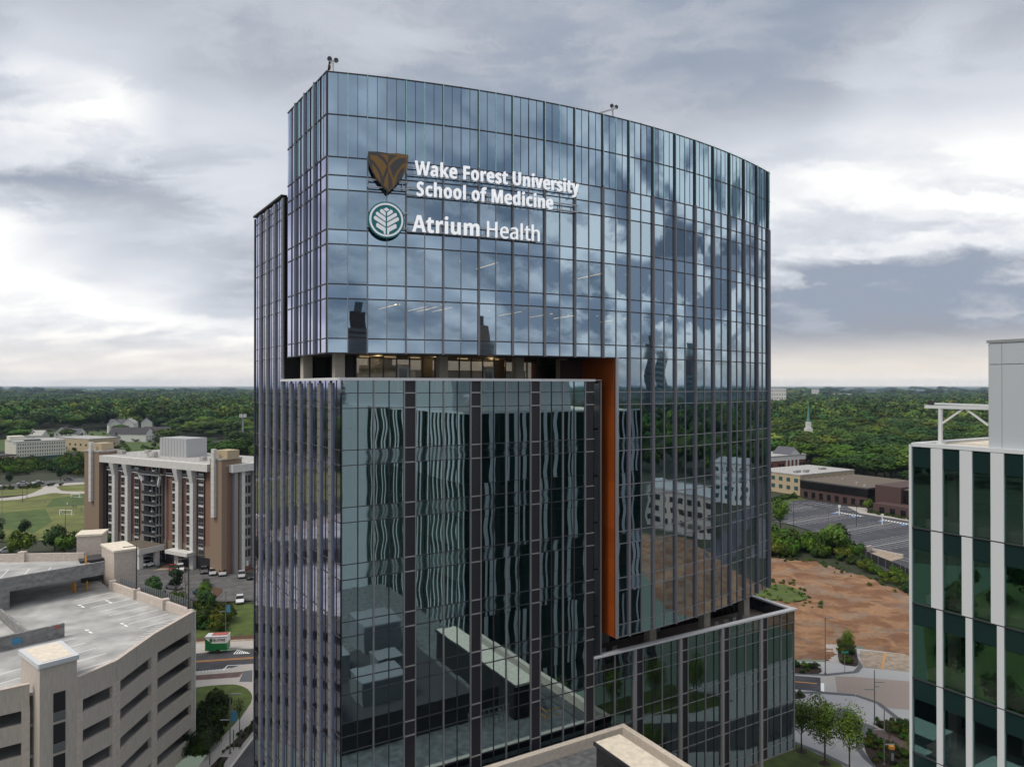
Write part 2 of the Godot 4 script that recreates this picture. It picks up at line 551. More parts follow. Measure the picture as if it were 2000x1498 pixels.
func arc_poly(k0: float, k1: float, inset: float, v_back: float) -> PackedVector2Array:
	var p := PackedVector2Array()
	var steps := 20
	for i in steps + 1:
		var w := arc(k0 + (k1 - k0) * i / steps, -inset)
		p.append(Vector2(w.x, w.z))
	p.append(Vector2(p[steps].x, -v_back))
	if k0 < 1.0:   # the curved block stops short of the recess on its left
		p.append(Vector2(2.9, -v_back))
		p.append(Vector2(2.9, -13.8))
		p.append(Vector2(p[0].x - 0.5, -13.8))
	else:
		p.append(Vector2(p[0].x, -v_back))
	return p

func left_at(t: float, out := 0.0) -> Vector3:   # a point of the long left wall, t metres behind the front corner
	return Vector3(-0.058 * t - out, 0, -t + 0.058 * out)

func build_tower() -> void:
	var tw := thing("office_tower", "tall curved glass office tower with orange reveal and stepped notch", "office tower", ORIGIN, TURN)
	var glass := M["upper glass"] as Material
	var span := M["spandrel glass"] as Material
	var low := M["clear glass"] as Material
	var lspan := M["lower spandrel"] as Material
	var dark := M["dark mullion"] as Material
	var light := M["light mullion"] as Material
	# --- the curved block
	var kend := 34.5
	var pick := func() -> Material: return M[["upper glass", "upper glass", "upper glass b", "upper glass c"][rng.randi() % 4]]
	for k in 35:
		var k1 := minf(k + 1, kend)
		var w := (k1 - k) * MODULE - 0.04
		var mid := (k + k1) * 0.5
		var a := arc_turn(mid)
		var c := arc(mid)
		for y in [51.0, 55.5, 60.0]:
			pane("window_pane", w, 3.26, 0.003, pick.call(), tw, c + Vector3(0, y, 0), a)
		for y in [49.80, 54.30, 58.80, 63.30]:
			pane("spandrel_panel", w, 1.16, 0.0016, span, tw, c + Vector3(0, y, 0), a)
		pane("spandrel_panel", w, 1.48, 0.0016, span, tw, c + Vector3(0, 64.5, 0), a)
		for s in 2:
			if k + s * 0.5 >= kend: continue
			var m2 := k + 0.25 + 0.5 * s
			for y in [66.02, 69.52]:
				pane("screen_pane", MODULE * 0.5 - 0.04, 3.46, 0.0014, span, tw, arc(m2) + Vector3(0, y, 0), arc_turn(m2))
		if k >= 17:
			for f in 6:
				var y := 45.28 - 4.5 * f
				pane("window_pane", w, 3.26, 0.003, pick.call(), tw, c + Vector3(0, y + 1.22, 0), a)
				pane("spandrel_panel", w, 1.16, 0.0022, span, tw, c + Vector3(0, y + 0.02, 0), a)
	for k in 36:
		var kk := minf(k, kend)
		var lo := 22.78 if k >= 17 else 49.78
		var a := arc_turn(kk)
		var fin := k % 2 == 0 and k > 0 and k < 35
		if fin:
			bx("fin", Vector3(0.11, 66.0 - lo + 0.12, 0.28), arc(kk, 0.14) + Vector3(0, (66.0 + lo) / 2, 0), M["curve fin"], tw, a)
			bx("screen_fin", Vector3(0.09, 6.9, 0.2), arc(kk, 0.1) + Vector3(0, 69.55, 0), M["fin dark"], tw, a)
			bx("glass_edge", Vector3(0.05, 6.95, 0.03), arc(kk, 0.22) + Vector3(0, 69.62, 0), M["edge green"], tw, a)
		else:
			bx("mullion", Vector3(0.07, 66.0 - lo, 0.14), arc(kk, 0.03) + Vector3(0, (66.0 + lo) / 2, 0), light, tw, a)
			if k < 35:
				bx("glass_edge", Vector3(0.035, 7.1, 0.05), arc(kk, 0.06) + Vector3(0, 69.57, 0), M["edge green"] if k % 4 == 1 or k > 20 else dark, tw, a)
		if k + 0.5 < kend:
			bx("screen_mullion", Vector3(0.04, 7.0, 0.08), arc(kk + 0.5, 0.0) + Vector3(0, 69.5, 0), dark, tw, arc_turn(kk + 0.5))
	for y in [49.78, 50.98, 54.28, 55.48, 58.78, 59.98, 63.28, 64.48, 66.0, 69.5, 73.0]:
		var b := Mb.new()
		arc_strip(b, 0, kend, y - 0.05, y + 0.05, -0.05, 0.06)
		part("transom", b.mesh(), dark, tw)
	for f in 6:
		for y in [45.28 - 4.5 * f, 46.48 - 4.5 * f]:
			var b := Mb.new()
			arc_strip(b, 17, kend, y - 0.04, y + 0.04, -0.05, 0.06)
			part("transom", b.mesh(), light, tw)
	# floors and walls behind the glass
	var slab := M["interior slab"] as Material
	for y in [54.6, 59.1, 63.6, 72.3]:
		var b := Mb.new()
		b.prism(arc_poly(0.15, 34.35, 0.25, 24.0), y, y + 0.35)
		part("floor_slab", b.mesh(), slab if y < 70 else M["roof white"], tw)
	var soffit := Mb.new()
	soffit.prism(arc_poly(0.1, 34.4, 0.08, 24.0), 49.8, 50.2)
	part("soffit", soffit.mesh(), M["metal dark"], tw)
	for f in 6:
		var b := Mb.new()
		b.prism(arc_poly(17.3, 34.35, 0.25, 24.0), 45.5 - 4.5 * f, 45.9 - 4.5 * f)
		part("floor_slab", b.mesh(), slab, tw)
	var core := M["interior wall"] as Material
	for y in [50.2, 54.95, 59.45]:
		bx("inner_wall", Vector3(46, 4.4, 0.3), Vector3(27, y + 2.2, -11.5), core, tw)
		for u in [4.0, 12.5, 21.0, 29.5, 38.0, 46.5]:
			bx("inner_column", Vector3(0.7, 4.3, 0.7), Vector3(u, y + 2.2, -4.6 if u < 8 or u > 44 else -2.2), core, tw)
	bx("inner_wall", Vector3(24, 27, 0.3), Vector3(41, 36.3, -10.5), M["interior dark"], tw)
	for u in [29.5, 38.0, 46.5]:
		bx("inner_column", Vector3(0.7, 27, 0.7), Vector3(u, 36.3, -2.6 if u < 44 else -4.2), core, tw)
	# blind rear and end walls
	bx("rear_wall", Vector3(51.5, 50.2, 0.4), Vector3(28.5, 47.9, -24.2), M["side glass"], tw)
	bx("end_wall", Vector3(0.3, 50.2, 20.2), Vector3(54.2, 47.9, -13.9), M["side glass"], tw)
	for y in 11:
		bx("end_transom", Vector3(0.1, 0.1, 20.3), Vector3(54.38, 22.9 + y * 4.5, -13.9), dark, tw)
	for i in 8:
		bx("end_mullion", Vector3(0.12, 50.2, 0.1), Vector3(54.38, 47.9, -4.6 - i * 2.7), light, tw)
	# corner post and the narrow upper left wall
	bx("corner_post", Vector3(0.12, 23.3, 0.12), left_at(3.28) + Vector3(0, 61.4, 0), dark, tw)
	var lt := 0.058
	for i in 8:
		var t := 3.42 + 1.335 * i
		var c := left_at(t + 0.66)
		for y in [[49.80, 1.16], [51.0, 3.26], [54.30, 1.16], [55.5, 3.26], [58.8, 1.16], [60.0, 3.26], [63.3, 1.16], [64.5, 1.48], [66.02, 3.46], [69.52, 3.46]]:
			pane("return_pane", 1.29, y[1], 0.001, M["side glass"], tw, c + Vector3(0, y[0], 0), -PI / 2 + lt)
		if i > 0:
			var q := left_at(t, 0.0)
			if i % 2 == 0:
				bx("fin", Vector3(0.22, 23.3, 0.14), left_at(t, 0.11) + Vector3(0, 61.4, 0), M["fin metal"], tw, lt)
			else:
				bx("mullion", Vector3(0.1, 23.3, 0.06), left_at(t, 0.03) + Vector3(0, 61.4, 0), dark, tw, lt)
		bx("glass_edge", Vector3(0.06, 6.9, 0.025), left_at(t + 0.66, 0.04) + Vector3(0, 69.6, 0), M["edge green"], tw, lt)
	for y in [49.78, 50.98, 54.28, 55.48, 58.78, 59.98, 63.28, 64.48, 66.0, 69.5, 73.0]:
		bx("return_transom", Vector3(0.1, 0.1, 10.75), left_at(8.72, 0.02) + Vector3(0, y, 0), dark, tw, lt)
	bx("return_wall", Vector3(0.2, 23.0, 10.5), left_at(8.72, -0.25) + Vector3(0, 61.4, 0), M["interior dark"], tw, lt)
	# black recess between the curved block and the tall rear block
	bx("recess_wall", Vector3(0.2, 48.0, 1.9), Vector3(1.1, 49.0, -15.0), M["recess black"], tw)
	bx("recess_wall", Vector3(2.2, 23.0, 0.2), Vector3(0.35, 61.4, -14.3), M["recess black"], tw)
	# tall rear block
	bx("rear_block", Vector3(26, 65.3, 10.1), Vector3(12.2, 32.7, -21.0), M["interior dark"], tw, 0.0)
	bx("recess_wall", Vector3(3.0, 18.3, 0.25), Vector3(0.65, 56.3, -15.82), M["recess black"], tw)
	bx("rear_coping", Vector3(0.6, 0.2, 10.6), left_at(20.95, -0.1) + Vector3(0, 65.5, 0), M["recess black"], tw, lt)
	# --- left wall of glass between piers, ground to coping
	var sides := Mb.new()
	var lines := Mb.new()
	var lb := Basis(Vector3.UP, lt)
	for k in 10:
		var t0 := 0.05 if k == 0 else 1.8 + 2.69 * (k - 1) + 0.67
		var t1 := 1.8 + 2.69 * k if k < 9 else 26.2
		var top := 65.3 if t0 > 15.0 else 47.5
		for f in 14:
			var y := 4.78 + 4.5 * f
			if y > top: continue
			for h in [[0.02, 1.16], [1.22, 3.26]]:
				var y0: float = y + h[0]
				var y1 := minf(y0 + h[1], top)
				if y1 <= y0: continue
				for s in 2:
					var ta := t0 + (t1 - t0) * 0.5 * s + 0.02
					var tb := t0 + (t1 - t0) * 0.5 * (s + 1) - 0.02
					var tilt := Vector3(0, rng.randf_range(-0.003, 0.003), rng.randf_range(-0.003, 0.003))
					var nn := (Vector3(-1, 0, 0.058) + tilt).normalized()
					var a := left_at(ta) + Vector3.UP * y0
					var b := left_at(tb) + Vector3.UP * y0
					var up := Vector3.UP * (y1 - y0)
					sides.tri(b, a, a + up, nn, nn, nn)
					sides.tri(b, a + up, b + up, nn, nn, nn)
				lines.box(left_at((t0 + t1) / 2, 0.0) + Vector3(0, y0 - 0.02, 0), Vector3(0.1, 0.06, t1 - t0), lb)
		lines.box(left_at((t0 + t1) / 2, 0.0) + Vector3(0, (4.8 + top) / 2, 0), Vector3(0.08, top - 4.8, 0.05), lb)
	tag(part("side_glazing", sides.mesh(), M["side glass"], tw), "", "", "", "stuff")
	tag(part("side_glazing_bars", lines.mesh(), dark, tw), "", "", "", "stuff")
	for k in 9:
		var t := 1.8 + 2.69 * k
		var top := 65.2 if t > 15.0 else 47.3
		var pier := Mb.new()
		pier.box(left_at(t + 0.02, 0.08) + Vector3(0, (top + 2) / 2, 0), Vector3(0.17, top - 2, 0.05), lb)
		var p := part("pier", pier.mesh(), M["fin metal"], tw)
		var face := Mb.new()
		face.box(left_at(t + 0.355, 0.07) + Vector3(0, (top + 2) / 2, 0), Vector3(0.15, top - 2, 0.62), lb)
		part("louvre_face", face.mesh(), M["louvre tan"], p)
		var bars := Mb.new()
		for f in 14:
			for h in [0.0, 1.2]:
				var y: float = 4.78 + 4.5 * f + h
				if y < top:
					bars.box(left_at(t + 0.33, 0.085) + Vector3(0, y, 0), Vector3(0.17, 0.05, 0.72), lb)
		tag(part("pier_band", bars.mesh(), M["pier band"], p), "", "", "", "stuff")
		var slats := Mb.new()
		var ys := 3.0
		while ys < top:
			slats.box(left_at(t + 0.355, 0.145) + Vector3(0, ys, 0), Vector3(0.03, 0.06, 0.6), lb)
			ys += 0.75
		tag(part("slats", slats.mesh(), M["louvre dark"], p), "", "", "", "stuff")
	bx("corner_post", Vector3(0.16, 60.5, 0.16), left_at(26.15, 0.02) + Vector3(0, 35.0, 0), M["fin dark"], tw, lt)
	bx("return_wall", Vector3(0.3, 44.0, 26.0), left_at(13.1, -0.4) + Vector3(0, 24.5, 0), M["interior dark"], tw, lt)
	# --- flat front: bays of four panes between dark louvre strips
	var bays := [[0.08, 5.3], [6.3, 11.44], [12.44, 17.58], [18.58, 23.72], [24.72, 29.86], [30.86, 36.0], [37.0, 42.14], [43.14, 48.28], [49.28, 53.9]]
	for n in bays.size():
		var x0: float = bays[n][0]
		var x1: float = bays[n][1]
		var tall := n < 4
		var pw := (x1 - x0) / 4.0
		var floors := 10 if tall else 4
		for f in floors:
			var y := 4.78 + 4.5 * f
			for i in 4:
				var c := Vector3(x0 + pw * (i + 0.5), 0, 0)
				if tall or f < 3:
					pane("bay_pane", pw - 0.04, 3.26 if f < floors - 1 or not tall else 1.0, 0.0028, low if tall else M["podium glass"], tw, c + Vector3(0, y + 1.22, 0), 0)
				pane("bay_spandrel", pw - 0.04, 1.16, 0.0028, lspan if tall else M["podium spandrel"], tw, c + Vector3(0, y + 0.02, 0), 0)
		if tall:
			pass
		var top := 47.5 if tall else 20.8
		if not tall:
			for i in 4:
				pane("bay_pane", pw - 0.04, 1.35, 0.003, M["podium glass"], tw, Vector3(x0 + pw * (i + 0.5), 19.4, 0), 0)
		for i in 5:
			var wide := i == 2 or (i == 0 and n > 0) or i == 4
			bx("bay_mullion", Vector3(0.1 if wide else 0.05, top - 4.78, 0.16 if wide else 0.1), Vector3(x0 + pw * i, (top + 4.78) / 2, 0.04), light if wide else dark, tw)
		for f in floors + (0 if tall else 1):
			for h in [0.0, 1.2]:
				var y: float = 4.78 + 4.5 * f + h
				if y < top:
					bx("bay_transom", Vector3(x1 - x0, 0.06, 0.1), Vector3((x0 + x1) / 2, y, 0.02), dark if tall else light, tw)
	var lp := {}
	for k in [[5.3, 1], [11.44, 1], [17.58, 1], [23.72, 1], [29.86, 0], [36.0, 0], [42.14, 0], [48.28, 0]]:
		var top := 47.5 if k[1] else 20.8
		if not k[1]:
			bx("pilaster", Vector3(0.32, top - 2.6, 0.34), Vector3(k[0] - 0.12, (top + 2.6) / 2, 0.12), M["rail metal"], tw)
		for f in 10:
			for h in [[0.0, 1.2], [1.2, 3.3]]:
				var y: float = 4.78 + 4.5 * f + h[0]
				if y > top - 0.3: continue
				var hh := minf(h[1], top - y) - 0.08
				var key := snappedf(hh, 0.01)
				if not lp.has(key):
					var b := Mb.new()
					b.span(Vector3(0.04, 0, -0.1), Vector3(0.96, hh, 0.02))
					var s := 0.12
					while s < hh - 0.05:
						b.span(Vector3(0.05, s, 0.02), Vector3(0.95, s + 0.07, 0.05))
						s += 0.22
					lp[key] = b.mesh()
				part("louvre_panel", lp[key], M["louvre dark"], tw, Vector3(k[0], y + 0.04, 0))
				bx("panel_joint", Vector3(1.0, 0.09, 0.16), Vector3(k[0] + 0.5, y, 0.04), M["rail metal"], tw)
	# dark strip of glass at the end of the tall flat block, its end wall and the copings
	for f in 6:
		bx("strip_pane", Vector3(0.8, 4.3, 0.05), Vector3(25.18, 20.4 + 4.5 * f + 2.25, -0.05), M["window glass"], tw)
	bx("end_wall", Vector3(0.25, 27.0, 9.0), Vector3(25.55, 34.0, -4.7), M["interior dark"], tw)
	bx("end_mullion", Vector3(0.1, 27.0, 0.16), Vector3(25.6, 34.0, 0.0), light, tw)
	bx("coping", Vector3(25.0, 0.22, 0.7), Vector3(12.3, 47.6, -0.12), M["coping white"], tw)
	bx("coping", Vector3(0.8, 0.1, 0.4), Vector3(25.25, 47.62, -0.1), light, tw)
	bx("coping", Vector3(0.7, 0.22, 15.6), left_at(7.9, -0.12) + Vector3(0, 47.6, 0), M["coping white"], tw, lt)
	bx("coping", Vector3(29.6, 0.18, 0.6), Vector3(39.55, 20.95, -0.1), M["coping white"], tw)
	bx("coping", Vector3(0.6, 0.18, 24.0), Vector3(53.95, 20.953, -12.2), M["coping white"], tw)
	# lower floors: slabs, walls
	for f in 10:
		var y := 5.1 + 4.5 * f
		var deep := 22.0
		bx("floor_slab", Vector3(24.8, 0.4, 14.0), Vector3(12.7, y, -7.4), slab, tw)
		if f < 4:
			bx("floor_slab", Vector3(28.0, 0.4, deep), Vector3(39.8, y, -deep / 2 - 0.3), slab, tw)
	bx("terrace_floor", Vector3(25.0, 0.3, 15.4), Vector3(12.7, 46.3, -8.0), M["pavement"], tw)
	bx("terrace_floor", Vector3(28.3, 0.3, 23.2), Vector3(39.7, 19.3, -12.0), M["tan concrete"], tw)
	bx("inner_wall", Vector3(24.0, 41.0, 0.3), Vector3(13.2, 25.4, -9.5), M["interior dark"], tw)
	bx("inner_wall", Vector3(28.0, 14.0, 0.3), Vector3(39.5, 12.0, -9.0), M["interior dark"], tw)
	for u in [2.2, 9.0, 15.2, 21.4, 29.0, 38.0, 46.0, 52.6]:
		bx("inner_column", Vector3(0.7, 41.0 if u < 24 else 14.0, 0.7), Vector3(u, 25.4 if u < 24 else 12.0, -2.4), core, tw)
	bx("end_wall", Vector3(0.25, 15.9, 23.6), Vector3(53.85, 12.9, -12.0), M["window glass"], tw)
	bx("underside", Vector3(54.0, 0.3, 24.0), Vector3(27.0, 4.6, -12.2), M["tower concrete"], tw)
	for u in [4.0, 13.0, 22.0, 31.0, 40.0, 48.9]:
		var b := Mb.new()
		b.tube(Vector3(u, -0.2, -1.8), Vector3(u, 4.5, -1.8), 0.75, 0.75, 16)
		part("column", b.mesh(), M["tower concrete"], tw)
	bx("lobby_glass", Vector3(52.0, 4.5, 0.2), Vector3(27.0, 2.2, -4.5), M["black glass"], tw)
	# --- the open floor in the notch
	for u in [1.3, 11.0, 19.2, 24.4]:
		bx("column", Vector3(0.85, 3.4, 0.85), Vector3(u, 48.1, -4.9), M["tower concrete"], tw)
	bx("column", Vector3(0.85, 3.4, 0.85), left_at(11.3, -0.9) + Vector3(0, 48.1, 0), M["tower concrete"], tw, lt)
	bx("recess_wall", Vector3(0.2, 3.4, 8.6), Vector3(3.3, 48.1, -11.0), M["recess black"], tw)
	var tp := 0
	var u := 3.4
	while u < 23.5:
		var door := tp == 3 or tp == 10
		if door:
			bx("door_frame", Vector3(1.25, 2.5, 0.1), Vector3(u + 0.62, 47.7, -6.62), M["white render"], tw)
			bx("door_glass", Vector3(0.75, 2.1, 0.04), Vector3(u + 0.62, 47.65, -6.55), M["window glass"], tw)
			bx("terrace_pane", Vector3(1.25, 0.75, 0.05), Vector3(u + 0.62, 49.4, -6.65), M["terrace glass"], tw)
		else:
			bx("terrace_pane", Vector3(1.2, 3.3, 0.05), Vector3(u + 0.62, 48.1, -6.65), M["terrace glass"], tw)
		bx("terrace_mullion", Vector3(0.09, 3.35, 0.14), Vector3(u, 48.1, -6.62), M["metal dark"], tw)
		u += 1.28
		tp += 1
	bx("terrace_back", Vector3(21, 3.4, 0.2), Vector3(13.6, 48.1, -9.6), M["louvre tan"], tw)
	for uu in [4.6, 7.0, 9.4, 14.5, 18.0]:
		bx("ceiling_light", Vector3(1.1, 0.05, 0.12), Vector3(uu, 49.72, -7.6), M["lit fitting"], tw)
	# the orange reveal
	var or_at := arc(17.0)
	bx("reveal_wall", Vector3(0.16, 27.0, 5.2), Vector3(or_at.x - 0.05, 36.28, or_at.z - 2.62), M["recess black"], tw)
	bx("reveal_shade_panel", Vector3(2.6, 3.1, 0.15), Vector3(or_at.x - 1.5, 48.1, or_at.z - 5.3), M["brick brown"], tw)  # upright back panel, its brown stands in for the orange wall in shade
	for f in 18:
		for i in 3:
			bx("orange_panel", Vector3(0.05, 1.485, 1.71), Vector3(or_at.x - 0.15 + rng.randf_range(-0.006, 0.006), 23.55 + 1.5 * f, or_at.z - 0.9 - 1.73 * i), M["orange panel %d" % (rng.randi() % 3)], tw)
	bx("reveal_trim", Vector3(0.3, 27.1, 0.2), arc(17.05, 0.06) + Vector3(0, 36.28, 0), M["rail metal"], tw)
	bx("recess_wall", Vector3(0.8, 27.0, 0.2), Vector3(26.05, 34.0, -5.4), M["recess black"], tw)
	# the open terrace on the podium
	for uu in [25.7, 33.4, 41.2, 49.4]:
		bx("column", Vector3(0.9, 3.4, 0.9), Vector3(uu, 21.1, -1.7 if uu < 45 else -3.4), M["tower concrete"], tw)
	bx("terrace_back", Vector3(26.5, 3.4, 0.2), Vector3(39.6, 21.1, -6.0), M["black glass"], tw)
	for i in 14:
		bx("terrace_mullion", Vector3(0.1, 3.3, 0.12), Vector3(27.5 + 1.9 * i, 21.1, -5.85), M["metal dark"], tw)
	bx("terrace_door", Vector3(1.2, 2.4, 0.1), Vector3(30.6, 20.7, -5.8), M["metal grey"], tw)
	bx("terrace_door", Vector3(1.2, 2.4, 0.1), Vector3(37.9, 20.7, -5.8), M["metal grey"], tw)
	var under := Mb.new()
	under.prism(arc_poly(17.05, 34.4, 0.08, 24.0), 22.8, 23.1)
	part("soffit", under.mesh(), M["metal dark"], tw)
	for k in [[27.6, 0.3], [29.0, 0.2], [43.4, 0.1], [44.8, -0.2], [46.3, 0.2], [47.9, 0.0]]:
		var ch := thing("terrace_chair", "grey lounge chair on the podium terrace, " + {27.6: "nearest the orange reveal", 29.0: "second from the orange reveal", 43.4: "first of the four by the right hand columns", 44.8: "second of the four by the right hand columns", 46.3: "third of the four by the right hand columns", 47.9: "last of the four by the right hand columns"}[k[0]], "chair", ORIGIN + Basis(Vector3.UP, TURN) * Vector3(k[0], 19.47, -1.6), TURN + k[1], "chairs on the podium terrace")
		bx("seat", Vector3(0.7, 0.12, 0.8), Vector3(0, 0.42, 0), M["metal grey"], ch)
		bx("backrest", Vector3(0.7, 0.8, 0.1), Vector3(0, 0.85, -0.4), M["metal grey"], ch)
		for s in [[-0.3, -0.35], [0.3, -0.35], [-0.3, 0.35], [0.3, 0.35]]:
			bx("leg", Vector3(0.06, 0.4, 0.06), Vector3(s[0], 0.2, s[1]), M["metal dark"], ch)
	# strip lights and bulbs seen through the upper windows
	for s in [[5.2, 53.9], [8.0, 53.9], [8.9, 53.9], [10.4, 53.95], [17.5, 53.95], [21.0, 53.95], [23.5, 53.9], [15.0, 58.3], [27.0, 58.3], [30.0, 53.9]]:
		bx("ceiling_light", Vector3(0.07, 0.05, 4.2), Vector3(s[0], s[1], -3.6), M["lit fitting"], tw)
	for s in 14:
		bx("ceiling_lamp", Vector3(0.14, 0.05, 0.14), Vector3(3.0 + s * 3.1 + rng.randf(), 54.35 if s % 3 else 58.85, -3.0 - rng.randf() * 3.0), M["lit spot"], tw)
	for s in [[9.0, 53.6, -3.6], [20.0, 53.6, -3.6], [6.0, 49.3, -8.2], [12.0, 49.3, -8.2], [18.0, 49.3, -8.2]]:
		var l := OmniLight3D.new()
		l.name = "ceiling_light_glow"
		l.position = Vector3(s[0], s[1], s[2])
		l.light_energy = 0.8 if s[2] > -5.0 else 1.2
		l.light_color = Color(1, 0.86, 0.62)
		l.light_size = 0.3
		l.omni_range = 60.0
		l.omni_attenuation = 2.0
		l.shadow_enabled = true
		tw.add_child(l, true)

func word(text: String, cap: float, weight: int, k0: float, base_y: float, parent: Node, width := 0.0) -> void:
	var font := SystemFont.new()
	font.font_names = PackedStringArray(["Droid Sans"])
	font.font_weight = weight
	var size := 64
	var px := cap / (0.714 * size)
	var total := font.get_string_size(text, HORIZONTAL_ALIGNMENT_LEFT, -1, size).x * px
	var squeeze := width / total if width > 0.0 else 1.0
	for i in text.length():
		if text[i] == " ": continue
		var x0 := font.get_string_size(text.substr(0, i), HORIZONTAL_ALIGNMENT_LEFT, -1, size).x * px * squeeze
		var cw := font.get_string_size(text[i], HORIZONTAL_ALIGNMENT_LEFT, -1, size).x * px * squeeze
		var k := k0 + (x0 + cw * 0.5) / MODULE
		var t := TextMesh.new()
		t.text = text[i]
		t.font = font
		t.font_size = size
		t.pixel_size = px
		t.depth = 0.16
		t.curve_step = 1.0
		t.vertical_alignment = VERTICAL_ALIGNMENT_BOTTOM
		var box := t.get_aabb()
		var descent := font.get_descent(size) * px
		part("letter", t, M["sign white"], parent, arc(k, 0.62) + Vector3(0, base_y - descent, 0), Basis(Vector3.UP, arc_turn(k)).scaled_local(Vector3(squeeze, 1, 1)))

func plate(p: Array, depth: float) -> ArrayMesh:   # an outline in x and y given thickness towards +z
	var b := Mb.new()
	var q := PackedVector2Array()
	for k in p:
		q.append(Vector2(k[0], -k[1]))
	b.prism(q, 0.0, depth)
	var o := Mb.new()
	for i in b.v.size():
		o.v.append(Vector3(b.v[i].x, -b.v[i].z, b.v[i].y))
		o.n.append(Vector3(b.n[i].x, -b.n[i].z, b.n[i].y))
		o.c.append(Color.WHITE)
	return o.mesh()

func rails(parent: Node, k0: float, k1: float, ys: Array) -> void:
	for y in ys:
		var b := Mb.new()
		arc_strip(b, k0, k1, y - 0.05, y + 0.05, 0.36, 0.46)
		part("rail", b.mesh(), M["rail metal"], parent)
	var k := k0
	while k <= k1:
		for i in range(0, ys.size() - 1, 2):
			bx("rail_post", Vector3(0.06, ys[i + 1] - ys[i], 0.06), arc(k, 0.4) + Vector3(0, (ys[i] + ys[i + 1]) / 2, 0), M["rail metal"], parent, arc_turn(k))
		bx("standoff", Vector3(0.08, 0.08, 0.4), arc(k, 0.2) + Vector3(0, ys[0], 0), M["rail metal"], parent, arc_turn(k))
		k += 0.9

